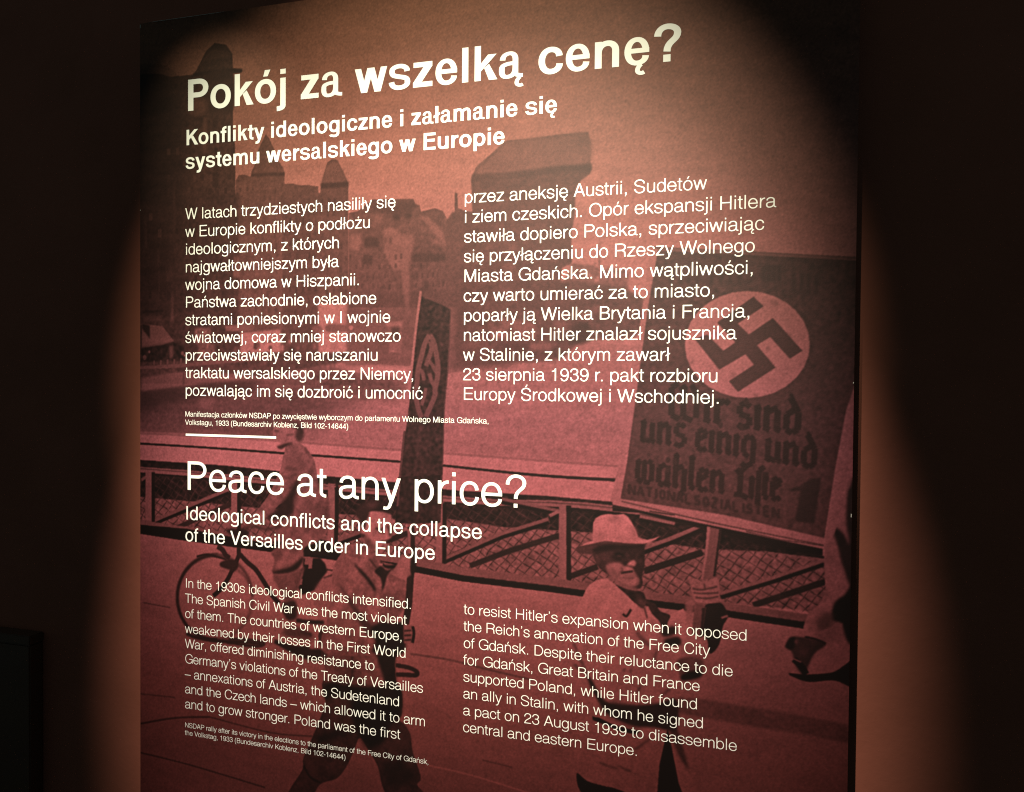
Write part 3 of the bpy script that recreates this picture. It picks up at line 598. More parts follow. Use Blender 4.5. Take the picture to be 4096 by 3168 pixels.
class Pen:
    """collects convex pieces of one glyph"""
    def __init__(self, S, H):
        self.S, self.H, self.polys = S, H, []
    def poly(self, *pts):
        self.polys.append([tuple(p) for p in pts])
    def bar(self, x0, y0, x1, y1):
        self.poly((x0, y0), (x1, y0), (x1, y1), (x0, y1))
    def diag(self, xb, yb, xt, yt, d):
        """slanted bar with horizontal ends: d = horizontal thickness, x = left edges"""
        self.poly((xb, yb), (xb + d, yb), (xt + d, yt), (xt, yt))
    def path(self, start, *segs, n=9, k=.585, S=None, H=None):
        S = S or self.S; H = H or self.H
        pts = [start]
        x, y = start
        for sg in segs:
            t = sg[0]
            if t == 'l':
                pts.append((sg[1], sg[2])); x, y = sg[1:]
                continue
            if t == 'h':
                X, Y = sg[1:]; c1 = (x + k * (X - x), y); c2 = (X, Y - k * (Y - y))
            elif t == 'v':
                X, Y = sg[1:]; c1 = (x, y + k * (Y - y)); c2 = (X - k * (X - x), Y)
            else:
                c1 = sg[1:3]; c2 = sg[3:5]; X, Y = sg[5:7]
            for i in range(1, n + 1):
                u = i / n; v = 1 - u
                pts.append((v**3*x + 3*v*v*u*c1[0] + 3*v*u*u*c2[0] + u**3*X,
                            v**3*y + 3*v*v*u*c1[1] + 3*v*u*u*c2[1] + u**3*Y))
            x, y = X, Y
        closed = abs(pts[0][0] - pts[-1][0]) + abs(pts[0][1] - pts[-1][1]) < 1e-6
        m = len(pts); L = []; R = []
        for i in range(m):
            a = pts[i - 1] if i > 0 else (pts[-2] if closed else pts[0])
            b = pts[i + 1] if i < m - 1 else (pts[1] if closed else pts[-1])
            tx, ty = b[0] - a[0], b[1] - a[1]
            q = math.hypot(tx, ty) or 1; tx /= q; ty /= q
            w = .5 * math.hypot(S * ty, H * tx)
            L.append((pts[i][0] - ty * w, pts[i][1] + tx * w)); R.append((pts[i][0] + ty * w, pts[i][1] - tx * w))
        for i in range(m - 1):
            self.poly(R[i], R[i + 1], L[i + 1], L[i])
    def ring(self, l, r, b, t):
        S, H = self.S, self.H
        x0, x1, y0, y1 = l + S/2, r - S/2, b + H/2, t - H/2
        cx, cy = (x0 + x1) / 2, (y0 + y1) / 2
        self.path((cx, y1), ('h', x1, cy), ('v', cx, y0), ('h', x0, cy), ('v', cx, y1))

def glyph_polys(ch, style):
    adv, S, H, SC, HC = STYLE[style]
    bold = style == 'bold'
    base = ACCENT.get(ch, ch)
    w = adv[base]
    if base.isupper() or base.isdigit():
        S, H = SC, HC
    if bold and base in 'aes':
        H *= .86 if base != 'a' else .70; S *= .94 if base != 'a' else .88
    g = Pen(S, H); s, h = S / 2, H / 2
    X, CAP, DS = 523, 718, -208
    T, B, M = X + 13 - h, -13 + h, 261
    m = 64 if not bold else 66            # stem side bearing
    P = g.path
    c = base
    if c in 'bpdqg' or c == 'o':
        o = 36
        if c == 'o': g.ring(o, w - o, -14, X + 14)
        elif c in 'bp':
            g.ring(m - 4, w - o, -14, X + 14)
            g.bar(m - 6, 0 if c == 'b' else DS, m - 6 + S, CAP if c == 'b' else X)
        else:
            g.ring(o, w - m + 4, -14 if c != 'g' else 0, X + 14)
            x = w - m + 6
            if c == 'd': g.bar(x - S, 0, x, CAP)
            elif c == 'q': g.bar(x - S, DS, x, X)
            else:
                P((x - s, X), ('l', x - s, -45), ('v', w / 2, -217 + h), ('h', 52 + s, -95))
    elif c in 'nhmr':
        g.bar(m, 0, m + S, CAP if c == 'h' else X)
        if c in 'nh':
            P((m + s, 300), ('v', w * .52, T), ('h', w - m - s, 330), ('l', w - m - s, 0))
        elif c == 'm':
            mid = w / 2
            P((m + s, 310), ('v', m + (mid - m) * .57, T), ('h', mid, 340), ('l', mid, 0))
            P((mid, 310), ('v', mid + (w - m - mid) * .53, T), ('h', w - m - s, 340), ('l', w - m - s, 0))
        else:
            P((m + s, 250), ('v', w - 12, T - 4))
    elif c == 'u':
        g.bar(w - m - S, 0, w - m, X)
        P((w - m - s, 215), ('v', w * .47, B), ('h', m + s, 180), ('l', m + s, X))
    elif c in 'il':
        g.bar(w/2 - s, 0, w/2 + s, CAP if c == 'l' else X)
        if c == 'i': g.bar(w/2 - s, CAP - (88 if not bold else 108), w/2 + s, CAP)
        if ch == 'ł':
            e = w/2 + 6
            g.poly((w/2 - e, 268 - h), (w/2 + e, 400 - h), (w/2 + e, 400 + h), (w/2 - e, 268 + h))
    elif c == 'j':
        P((w/2, X), ('l', w/2, -95), ('v', -16, DS + h))
        g.bar(w/2 - s, CAP - (88 if not bold else 108), w/2 + s, CAP)
    elif c == 't':
        x = (88 if not bold else 100) + s
        P((x, 668), ('l', x, 110), ('v', w - 20, h - 8)); g.bar(14, X - H, w - 18, X)
    elif c == 'f':
        x = (84 if not bold else 92) + s
        P((x, 0), ('l', x, 585), ('v', w - 10, CAP + 8 - h)); g.bar(14, X - H, w - 16, X)
    elif c == 'a':
        R = w - 92 - (S - 80) - s + (S - 80) * .5
        P((52 + s, 368), ('v', w * .48, T), ('h', R, 372), ('l', R, 95), ('v', w - 14, h - 6))
        yb = 318 if not bold else 330
        P((R, yb), ('c', R, yb - 56, w*.5, yb - 26, w*.36, yb - 48), ('c', w*.16, yb - 72, 36 + s, 215, 36 + s, 142),
          ('v', w * .37, B), ('c', w * .56, B, R, 80, R, 205))
    elif c == 'c':
        P((w - 26 - s, 338), ('v', w * .52, T), ('h', 32 + s, M), ('v', w * .52, B), ('h', w - 20 - s, 188))
    elif c == 'e':
        P((w - 38 - s, M - 8), ('v', w/2, T), ('h', 37 + s, M), ('v', w * .505, B), ('h', w - 42 - s, 168))
        g.bar(37 + s, M - 12 - h * .5, w - 38, M - 12 + H - h * .5)
    elif c == 's':
        P((w - 40 - s, 370), ('v', w/2, T), ('h', 40 + s, 392), ('c', 40 + s, 300, w*.28, 292, w/2, 264),
          ('c', w*.74, 236, w - 32 - s, 228, w - 32 - s, 138), ('v', w*.49, B), ('h', 30 + s, 162))
    elif c == 'k':
        g.bar(m, 0, m + S, CAP)
        d = S * 1.32
        g.poly((m + S * .7, 150), (m + S * .7, 150 + S * 1.15), (w - 22 - d, X), (w - 18, X))
        q = m + S + (w - m - S) * .22
        g.poly((q - 6, 255), (q + S * .72, 330), (w + 2, 0), (w + 2 - d, 0))
    elif c in 'vyw':
        d = S * 1.1
        def vee(x0, x1, yb=0):
            xm = (x0 + x1) / 2
            g.poly((x0, X), (x0 + d, X), (xm + d * .48, yb), (xm - d * .48, yb))
            g.poly((x1 - d, X), (x1, X), (xm + d * .48, yb), (xm - d * .48, yb))
        if c == 'v': vee(8, w - 8)
        elif c == 'w':
            q = w / 2 + d * .44
            vee(8, q); vee(w - q, w - 8)
        else:
            xm = w / 2
            g.poly((10, X), (10 + d, X), (xm + d * .52, 0), (xm - d * .5, 0))
            g.poly((w - 10 - d, X), (w - 10, X), (xm + d * .52, -30), (xm - d * .46, -30))
            P((xm + d*.05, -8), ('c', xm - 36, -120, xm - 46, DS - 4 + h, xm - 130, DS - 4 + h), ('c', xm - 150, DS - 4 + h, xm - 170, DS + h, xm - 190, DS + 4 + h))
    elif c == 'x':
        d = S * 1.22
        g.diag(10, 0, w - 22 - d, X, d); g.poly((w - 10 - d, 0), (w - 10, 0), (22 + d, X), (22, X))
    elif c == 'z':
        g.bar(31, 0, w - 31, H); g.bar(40, X - H, w - 34, X)
        g.poly((31, H * .9), (31 + S * 1.4, H * .9), (w - 34, X - H * .9), (w - 34 - S * 1.4, X - H * .9))
    # ----- capitals
    elif c == 'P':
        g.bar(80, 0, 80 + S, CAP)
        P((80 + s, CAP - h), ('l', w * .55, CAP - h), ('h', w - 40 - s, 506), ('v', w * .55, 294 + h), ('l', 80 + s, 294 + h))
    elif c == 'B':
        g.bar(78, 0, 78 + S, CAP)
        P((78 + s, CAP - h), ('l', w*.55, CAP - h), ('h', w - 72 - s, 540), ('v', w*.55, 372), ('l', 78 + s, 372))
        P((78 + s, 372), ('l', w*.57, 372), ('h', w - 40 - s, 195), ('v', w*.57, h), ('l', 78 + s, h))
    elif c == 'R':
        g.bar(80, 0, 80 + S, CAP)
        P((80 + s, CAP - h), ('l', w*.55, CAP - h), ('h', w - 48 - s, 530), ('v', w*.55, 340), ('l', 80 + s, 340))
        P((w*.56, 340), ('h', w - 74 - s, 210), ('c', w - 72 - s, 90, w - 62 - s, 50, w - 46 - s, 0))
    elif c == 'D':
        g.bar(82, 0, 82 + S, CAP)
        P((82 + s, CAP - h), ('l', w*.45, CAP - h), ('h', w - 44 - s, 359), ('v', w*.45, h), ('l', 82 + s, h))
    elif c in 'EF':
        g.bar(86, 0, 86 + S, CAP); g.bar(86, CAP - H, w - (44 if c == 'E' else 30), CAP)
        g.bar(86, 340, w - (74 if c == 'E' else 70), 340 + H)
        if c == 'E': g.bar(86, 0, w - 36, H)
    elif c == 'H':
        g.bar(78, 0, 78 + S, CAP); g.bar(w - 78 - S, 0, w - 78, CAP); g.bar(78, 335, w - 78, 335 + H)
    elif c == 'I':
        g.bar(w/2 - s, 0, w/2 + s, CAP)
    elif c == 'K':
        g.bar(78, 0, 78 + S, CAP); d = S * 1.34
        g.poly((78 + S * .7, 205), (78 + S * .7, 205 + S * 1.35), (w - 22 - d, CAP), (w - 18, CAP))
        q = 78 + S + (w - 78 - S) * .2
        g.poly((q - 4, 352), (q + S * .8, 432), (w - 2, 0), (w - 2 - d, 0))
    elif c == 'T':
        g.bar(21, CAP - H, w - 21, CAP); g.bar(w/2 - s, 0, w/2 + s, CAP)
    elif c == 'N':
        g.bar(76, 0, 76 + S, CAP); g.bar(w - 76 - S, 0, w - 76, CAP)
        g.poly((76, CAP), (76 + S * 1.15, CAP), (w - 76, 0), (w - 76 - S * 1.15, 0))
    elif c == 'M':
        g.bar(73, 0, 73 + S, CAP); g.bar(w - 73 - S, 0, w - 73, CAP); d = S * 1.05
        g.poly((73, CAP), (73 + d * 1.25, CAP), (w/2 + d*.5, 0), (w/2 - d*.5, 0))
        g.poly((w - 73 - d*1.25, CAP), (w - 73, CAP), (w/2 + d*.5, 0), (w/2 - d*.5, 0))
    elif c == 'A':
        d = S * 1.12
        g.poly((14, 0), (14 + d, 0), (w/2 + d*.42, CAP), (w/2 - d*.62, CAP))
        g.poly((w - 14 - d, 0), (w - 14, 0), (w/2 + d*.62, CAP), (w/2 - d*.42, CAP))
        g.bar(150, 215, w - 150, 215 + H)
    elif c == 'V':
        d = S * 1.12
        g.poly((18, CAP), (18 + d, CAP), (w/2 + d*.5, 0), (w/2 - d*.5, 0))
        g.poly((w - 18 - d, CAP), (w - 18, CAP), (w/2 + d*.5, 0), (w/2 - d*.5, 0))
    elif c == 'W':
        d = S * 1.08; q = w/2 + d*.5
        for x0, x1 in ((14, q), (w - q, w - 14)):
            xm = (x0 + x1)/2
            g.poly((x0, CAP), (x0 + d, CAP), (xm + d*.5, 0), (xm - d*.5, 0))
            g.poly((x1 - d, CAP), (x1, CAP), (xm + d*.5, 0), (xm - d*.5, 0))
    elif c == 'O':
        g.ring(39, w - 39, -19, CAP + 19)
    elif c in 'CG':
        t, b = CAP + 18 - h, -18 + h
        P((w - 44 - s, 495), ('v', w*.53, t), ('h', 44 + s, 359), ('v', w*.53, b), ('h', w - 40 - s, 262 if c == 'C' else 300))
        if c == 'G':
            g.bar(w*.54, 300, w - 40, 300 + H); g.bar(w - 40 - S*.86, 0, w - 40, 300)
    elif c == 'S':
        t, b = CAP + 18 - h, -18 + h
        P((w - 56 - s, 508), ('v', w*.49, t), ('h', 54 + s, 532), ('c', 54 + s, 420, w*.27, 408, w*.5, 362),
          ('c', w*.77, 312, w - 46 - s, 300, w - 46 - s, 190), ('v', w*.5, b), ('h', 46 + s, 228))
    # ----- figures
    elif c == '0': g.ring(37, 519, -18, 706)
    elif c == '1':
        g.bar(352 - S, 0, 352, 703); P((112, 536), ('c', 220, 540, 290, 570, 318, 703), H=H*.95, S=S*.9)
    elif c == '2':
        P((34 + s, 462), ('v', 280, 706 - h), ('h', 508 - s, 500), ('c', 508 - s, 330, 90, 280, 42 + s, h))
        g.bar(30, 0, 508, H)
    elif c == '3':
        P((40 + s, 490), ('v', 272, 706 - h), ('h', 490 - s, 530), ('v', 300, 372), ('l', 220, 372))
        P((220, 372), ('l', 300, 372), ('h', 516 - s, 195), ('v', 270, -16 + h), ('h', 32 + s, 210))
    elif c == '4':
        g.bar(432 - S, 0, 432, 703); g.bar(25, 166, 523, 166 + H)
        g.poly((25, 166 + H*.6), (25 + S*1.1, 166 + H*.6), (432, 703), (432 - S*1.05, 703))
    elif c in '69':
        q = []
        def fl(pt): return pt if c == '6' else (556 - pt[0], 688 - pt[1])
        def F(*seg):
            if seg[0] in 'hvl': return (seg[0],) + fl(seg[1:])
            return ('c',) + fl(seg[1:3]) + fl(seg[3:5]) + fl(seg[5:7])
        P(fl((500 - s, 530)), F('v', 290, 706 - h), F('h', 40 + s, 330), F('v', 282, -16 + h),
          F('h', 514 - s, 220), F('v', 290, 448 - h), F('h', 52 + s, 230))
    elif c == '?':
        P((44 + s if not bold else 52 + s, 500), ('v', w*.5, 730 - h), ('h', w - 46 - s, 545),
          ('c', w - 46 - s, 390, w*.49, 400, w*.49, 195), k=.57)
        d = S * 1.02
        g.bar(w*.49 - d/2, 0, w*.49 + d/2, d)
    elif c in '.,':
        d = S * 1.22
        g.bar(w/2 - d/2, 0, w/2 + d/2, d)
        if c == ',':
            g.poly((w/2 + d/2 - S*.55, 5), (w/2 + d/2, 5), (w/2 + d/2 - 6, -60), (w/2 - d/2 + 8, -148), (w/2 - d/2, -112))
    elif c == '’':
        d = S * 1.15; y = 718 - d
        g.bar(w/2 - d/2, y, w/2 + d/2, 718)
        g.poly((w/2 + d/2 - S*.55, y + 5), (w/2 + d/2, y + 5), (w/2 + d/2 - 6, y - 50), (w/2 - d/2 + 8, y - 125), (w/2 - d/2, y - 95))
    elif c == '–': g.bar(0, 235, w, 235 + H)
    elif c == '-': g.bar(44, 232, w - 44, 232 + H)
    elif c == '(': P((w - 34 - s, 733), ('c', 30, 520, 30, 0, w - 34 - s, -207))
    elif c == ')': P((34 + s, 733), ('c', w - 30, 520, w - 30, 0, 34 + s, -207))
    # ----- Polish accents
    if ch in 'óćśńŚ':
        y0, y1 = (593, 736) if ch != 'Ś' else (775, 912)
        a = w/2 - 52
        g.poly((a - 6, y0), (a + S*.78, y0), (a + 92 + S*.62, y1), (a + 92 - S*.42, y1))
    elif ch == 'ż': g.bar(w/2 - s, 608, w/2 + s, 608 + (88 if not bold else 108))
    elif ch in 'ąę':
        x = w - 60 if ch == 'ą' else w * .68
        P((x - 10, 8), ('c', x - 100, -60, x - 110, -150, x - 30, -165), ('c', x + 10, -172, x + 30, -160, x + 46, -150), S=S*.72, H=H*.8)
    return g.polys

_GLYPHS = {}
def glyph(ch, style):
    key = (ch, style)
    if key not in _GLYPHS:
        polys = glyph_polys(ch, style)
        vs, fs = [], []
        for p in polys:
            a = sum(p[i][0] * p[(i+1) % len(p)][1] - p[(i+1) % len(p)][0] * p[i][1] for i in range(len(p)))
            if abs(a) < 1e-3: continue
            if a < 0: p = p[::-1]
            for t in range(1, len(p) - 1):            # fan of triangles, each wound the same way
                tri = [p[0], p[t], p[t + 1]]
                a = (tri[1][0]-tri[0][0])*(tri[2][1]-tri[0][1]) - (tri[2][0]-tri[0][0])*(tri[1][1]-tri[0][1])
                if abs(a) < 1e-2: continue
                if a < 0: tri = tri[::-1]
                fs.append([len(vs), len(vs) + 1, len(vs) + 2]); vs += [Vector((x / 1000, y / 1000)) for x, y in tri]
        if vs:
            r = mathutils.geometry.delaunay_2d_cdt(vs, [], fs, 1, 1e-5)
            _GLYPHS[key] = ([(v.x, v.y) for v in r[0]], [tuple(f) for f, of in zip(r[2], r[5]) if of])
        else:
            _GLYPHS[key] = ([], [])
    return _GLYPHS[key]

KERN = {('P','o'):-20, ('W','o'):-20, ('W','s'):-15, ('r','.'):-50, ('T','r'):-60, ('T','h'):-5, ('V','e'):-40, ('V','o'):-40, ('y',','):-50, ('K','o'):-20,('W','a'):-25,('A','u'):-8,('F','r'):-20}
def text_mesh(text, style, size, width=None, lsb=0, rsb=0):
    """flat outline mesh data of one line; width = wanted inked width"""
    adv = STYLE[style][0]
    x = 0; vs, fs = [], []; prev = None
    for ch in text:
        x += KERN.get((prev, ch), 0) / 1000
        gv, gf = glyph(ch, style); o = len(vs)
        vs += [(x + a, b) for a, b in gv]; fs += [tuple(i + o for i in f) for f in gf]
        x += adv[ACCENT.get(ch, ch)] / 1000; prev = ch
    x0 = min(v[0] for v in vs); x1 = max(v[0] for v in vs)
    k = size if width is None else width / (x1 - x0)
    return [((a - x0) * k, b * size) for a, b in vs], fs

# ---------------------------------------------------------------- materials
def mat(name):
    m = bpy.data.materials.new(name); m.use_nodes = True
    nt = m.node_tree; return m, nt, nt.nodes['Principled BSDF']
def node(nt, kind, **kw):
    n = nt.nodes.new(kind)
    for k, v in kw.items(): setattr(n, k, v)
    return n
def noise(nt, scale, detail=4, rough=.6, coord='Object'):
    tc = node(nt, 'ShaderNodeTexCoord'); n = node(nt, 'ShaderNodeTexNoise')
    n.inputs['Scale'].default_value = scale; n.inputs['Detail'].default_value = detail; n.inputs['Roughness'].default_value = rough
    nt.links.new(tc.outputs[coord], n.inputs['Vector']); return n
def math_n(nt, op, a, b=None):
    n = node(nt, 'ShaderNodeMath', operation=op)
    for i, v in enumerate((a, b)):
        if v is None: continue
        if isinstance(v, (int, float)): n.inputs[i].default_value = v
        else: nt.links.new(v, n.inputs[i])
    return n.outputs[0]
def bump(nt, b, hgt, strength, dist):
    n = node(nt, 'ShaderNodeBump'); n.inputs['Strength'].default_value = strength; n.inputs['Distance'].default_value = dist
    nt.links.new(hgt, n.inputs['Height']); nt.links.new(n.outputs[0], b.inputs['Normal'])

# ink of the printed photograph: one duotone, tone comes from the drawing
M_INK, nt, b = mat('duotone_print')
at = node(nt, 'ShaderNodeAttribute', attribute_name='tone')
gn = noise(nt, 900, 2, .7); grain = math_n(nt, 'MULTIPLY_ADD', gn.outputs['Fac'], .16); grain.node.inputs[2].default_value = .92
tn = math_n(nt, 'MULTIPLY', at.outputs['Fac'], grain)
comb = node(nt, 'ShaderNodeCombineColor')
# base colour shifts with height: brown at the top, pinker midway, red at the foot
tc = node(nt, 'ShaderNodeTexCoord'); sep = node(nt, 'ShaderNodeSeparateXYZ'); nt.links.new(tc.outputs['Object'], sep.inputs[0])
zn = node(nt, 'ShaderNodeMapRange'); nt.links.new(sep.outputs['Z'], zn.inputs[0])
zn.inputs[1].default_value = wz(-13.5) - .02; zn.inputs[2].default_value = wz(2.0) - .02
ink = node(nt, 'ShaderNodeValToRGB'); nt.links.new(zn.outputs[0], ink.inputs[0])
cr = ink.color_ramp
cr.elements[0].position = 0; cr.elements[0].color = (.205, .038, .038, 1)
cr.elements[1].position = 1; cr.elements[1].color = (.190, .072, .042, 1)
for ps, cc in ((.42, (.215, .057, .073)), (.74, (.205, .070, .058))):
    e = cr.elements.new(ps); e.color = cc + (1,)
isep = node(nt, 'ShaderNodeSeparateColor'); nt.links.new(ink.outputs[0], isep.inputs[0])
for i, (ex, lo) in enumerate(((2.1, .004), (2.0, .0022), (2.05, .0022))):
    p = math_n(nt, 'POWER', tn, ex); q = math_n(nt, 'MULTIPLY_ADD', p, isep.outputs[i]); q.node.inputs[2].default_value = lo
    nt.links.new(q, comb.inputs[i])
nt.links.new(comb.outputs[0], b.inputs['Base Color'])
b.inputs['Roughness'].default_value = .52; b.inputs['Specular IOR Level'].default_value = .16
pn = noise(nt, 420, 2, .5); bump(nt, b, pn.outputs['Fac'], .22, .0006)

M_TXT, nt, b = mat('white_lettering')
n = noise(nt, 60, 3); r = node(nt, 'ShaderNodeValToRGB'); r.color_ramp.elements[0].color = (.80, .80, .77, 1); r.color_ramp.elements[1].color = (.87, .87, .84, 1)
nt.links.new(n.outputs['Fac'], r.inputs[0]); nt.links.new(r.outputs[0], b.inputs['Base Color'])
b.inputs['Roughness'].default_value = .5; b.inputs['Specular IOR Level'].default_value = .3
pn = noise(nt, 420, 2, .5); bump(nt, b, pn.outputs['Fac'], .18, .0006)

def plain(name, c0, c1, scale, rough, spec=.3, bstr=.1, bdist=.002):
    m, nt, b = mat(name)
    n = noise(nt, scale, 5); r = node(nt, 'ShaderNodeValToRGB')
    r.color_ramp.elements[0].position = .3; r.color_ramp.elements[1].position = .7
    r.color_ramp.elements[0].color = c0 + (1,); r.color_ramp.elements[1].color = c1 + (1,)
    nt.links.new(n.outputs['Fac'], r.inputs[0]); nt.links.new(r.outputs[0], b.inputs['Base Color'])
    b.inputs['Roughness'].default_value = rough; b.inputs['Specular IOR Level'].default_value = spec
    n2 = noise(nt, scale * 14, 4); bump(nt, b, n2.outputs['Fac'], bstr, bdist)
    return m
M_WALL = plain('brown_wall_paint', (.262, .083, .054), (.312, .098, .065), 5, .75, .2, .5, .0012)
M_EDGE = plain('board_edge', (.012, .010, .009), (.020, .016, .014), 30, .6)
M_CHIP = plain('bare_core', (.62, .60, .56), (.75, .72, .68), 200, .8)
M_FLOOR = plain('dark_floor', (.030, .022, .018), (.045, .033, .026), 8, .5)
M_PLINTH = plain('black_laminate', (.085, .040, .026), (.098, .048, .031), 12, .45, .4)
M_STEEL = plain('dull_steel', (.25, .25, .26), (.32, .32, .33), 60, .4, .5)
M_STEEL.node_tree.nodes['Principled BSDF'].inputs['Metallic'].default_value = .9

# ---------------------------------------------------------------- helpers
def obj(name, vs, fs, m, parent=None, label=None, cat=None, kind=None, group=None, smooth=False):
    me = bpy.data.meshes.new(name); me.from_pydata([tuple(v) for v in vs], [], fs); me.update()
    if smooth:
        for p in me.polygons: p.use_smooth = True
    me.materials.append(m)
    o = bpy.data.objects.new(name, me); COL.objects.link(o)
    if parent: o.parent = parent
    for k, v in (('label', label), ('category', cat), ('kind', kind), ('group', group)):
        if v: o[k] = v
    return o
def box(x0, y0, z0, x1, y1, z1, bev=0):
    if not bev:
        v = [(x, y, z) for z in (z0, z1) for y in (y0, y1) for x in (x0, x1)]
        return v, [(0, 2, 3, 1), (4, 5, 7, 6), (0, 1, 5, 4), (2, 6, 7, 3), (0, 4, 6, 2), (1, 3, 7, 5)]
    import bmesh
    bm = bmesh.new(); v, f = box(x0, y0, z0, x1, y1, z1)
    bv = [bm.verts.new(p) for p in v]
    for q in f: bm.faces.new([bv[i] for i in q])
    bmesh.ops.bevel(bm, geom=list(bm.edges), offset=bev, segments=2, affect='EDGES')
    bm.verts.index_update()
    out = [tuple(p.co) for p in bm.verts], [tuple(p.index for p in q.verts) for q in bm.faces]
    bm.free(); return out

# ---------------------------------------------------------------- room around the board
GAP, THICK = .068, .010                      # stand-off from the wall, board thickness
WALL_Y = GAP
wall = obj('wall', *box(-3.2, WALL_Y, 0, 4.6, WALL_Y + .1, 4.0), M_WALL, kind='structure')
floor = obj('floor', [(-3.2, -3.6, 0), (4.6, -3.6, 0), (4.6, WALL_Y + .1, -.0), (-3.2, WALL_Y + .1, 0)], [(0, 1, 2, 3)], M_FLOOR, kind='structure')

# ---------------------------------------------------------------- the board
panel = bpy.data.objects.new('exhibition_panel', None); COL.objects.link(panel)
cx_ = (PX0 + PX1) / 2 * U
panel.location = (cx_, 0, .02)
panel['label'] = 'tall exhibition panel with a red-brown printed photograph and white bilingual lettering'
panel['category'] = 'exhibition panel'
bpy.context.view_layer.update()
def part(name, vs, fs, m, parent=panel, **kw):
    o = obj(name, [(x - cx_, y, z - .02) for x, y, z in vs], fs, m, parent, **kw)
    return o
bx0, bx1, bz0, bz1 = PX0 * U, PX1 * U, .02, wz(PY1)
v, f = box(bx0, .0012, bz0, bx1, .0012 + THICK, bz1, bev=.0008)
part('board', v, f, M_EDGE, label='dark edge and back of the thin board')
import bmesh
for sx in (.12, .5, .88):
    for sz in (.12, .88):
        bm = bmesh.new()
        bmesh.ops.create_cone(bm, cap_ends=True, segments=20, radius1=.014, radius2=.014, depth=GAP - THICK - .0012,
                              matrix=Matrix.Translation((bx0 + (bx1 - bx0) * sx, (GAP + THICK + .0012) / 2, bz0 + (bz1 - bz0) * sz)) @ Matrix.Rotation(math.pi / 2, 4, 'X'))
        bm.verts.index_update()
        part('standoff', [tuple(p.co) for p in bm.verts], [tuple(q.index for q in fc.verts) for fc in bm.faces], M_STEEL)
        bm.free()
# small chips where the edge has lost its film
chip_rng = np.random.default_rng(3)
def chip(X, Y, w, h):
    q = [(X + (chip_rng.random() - .5) * w * .3 + sx * w / 2, Y + sy * h / 2) for sx, sy in ((-1, -.8), (.8, -1), (1, .7), (-.7, 1))]
    vs = [(x * U, -.0009, wz(y)) for x, y in q] + [(x * U, .0008, wz(y)) for x, y in q]
    part('edge_chip', vs, [(0, 1, 2, 3), (7, 6, 5, 4), (0, 4, 5, 1), (1, 5, 6, 2), (2, 6, 7, 3), (3, 7, 4, 0)], M_CHIP)
for (x, y), h in (((3417, 1531), .03), ((3410, 2062), .07)):
    X, Y = on_panel(x, y); chip(PX1 - .012, Y, .011, h)
for Y, h in ((2.12, .09), (-2.2, .02)): chip(PX0 + .010, Y, .010, h)
chip(PX0 + 1.3, PY1 - .004, 1.9, .005)

# ---------------------------------------------------------------- the printed photograph as part of the board's face
NR, NC = TONE.shape
step = 2.0 / DPU
Xs = np.clip(PX0 + (np.arange(NC) + .5) * step, PX0, PX1); Xs[0] = PX0; Xs[-1] = PX1
Ys = PY1 - (np.arange(NR) + .5) * step; Ys[0] = PY1
Ys = np.append(Ys, [PYV - 2.5, PY0]); T2 = np.vstack([TONE, TONE[-1:] * .97, TONE[-1:] * .95]); I2 = np.vstack([IDENT, IDENT[-1:], IDENT[-1:]])
NR2 = NR + 2
gx, gy = np.meshgrid(Xs * U, EYE + (Ys - CAM[1]) * U)
co = np.stack([gx - cx_, np.zeros_like(gx), gy - .02], -1).reshape(-1, 3).astype(np.float32)
idx = np.arange(NR2 * NC).reshape(NR2, NC)
quads = np.stack([idx[1:, :-1], idx[1:, 1:], idx[:-1, 1:], idx[:-1, :-1]], -1).reshape(-1, 4)
own = I2[:-1, :-1].reshape(-1)
PRINT = {0: ('photo_print', 'printed old photograph of a river quay with gabled houses and an old port crane'),
         1: ('printed_person', 'printed cyclist in a loose jacket, seen from behind the railing'),
         2: ('printed_bicycle', 'printed bicycle with a dark saddle bag'),
         3: ('printed_pennant', 'printed tall dark pennant with a pale emblem'),
         4: ('printed_person', 'printed bareheaded young man carrying the tall pennant'),
         5: ('printed_placard', 'printed dark placard with a pale disc, emblem and blackletter slogan'),
         6: ('printed_person', 'printed man in a pale brimmed hat and light coat holding the placard staff'),
         7: ('printed_person', 'printed striding legs cut off by the right edge')}
base_print = None
for k in range(8):
    qk = quads[own == k]
    if not len(qk): continue
    used, inv = np.unique(qk.reshape(-1), return_inverse=True)
    me = bpy.data.meshes.new(PRINT[k][0])
    me.vertices.add(len(used)); me.vertices.foreach_set('co', co[used].reshape(-1))
    n = len(qk)
    me.loops.add(4 * n); me.loops.foreach_set('vertex_index', inv.astype(np.int32))
    me.polygons.add(n); me.polygons.foreach_set('loop_start', np.arange(0, 4 * n, 4, dtype=np.int32)); me.polygons.foreach_set('loop_total', np.full(n, 4, np.int32))
    me.update(calc_edges=True)
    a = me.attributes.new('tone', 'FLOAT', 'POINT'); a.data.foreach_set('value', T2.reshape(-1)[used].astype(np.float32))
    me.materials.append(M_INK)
    o = bpy.data.objects.new(PRINT[k][0], me); COL.objects.link(o)
    o.parent = panel if k == 0 else base_print
    o['label'] = PRINT[k][1]
    if k == 0: base_print = o

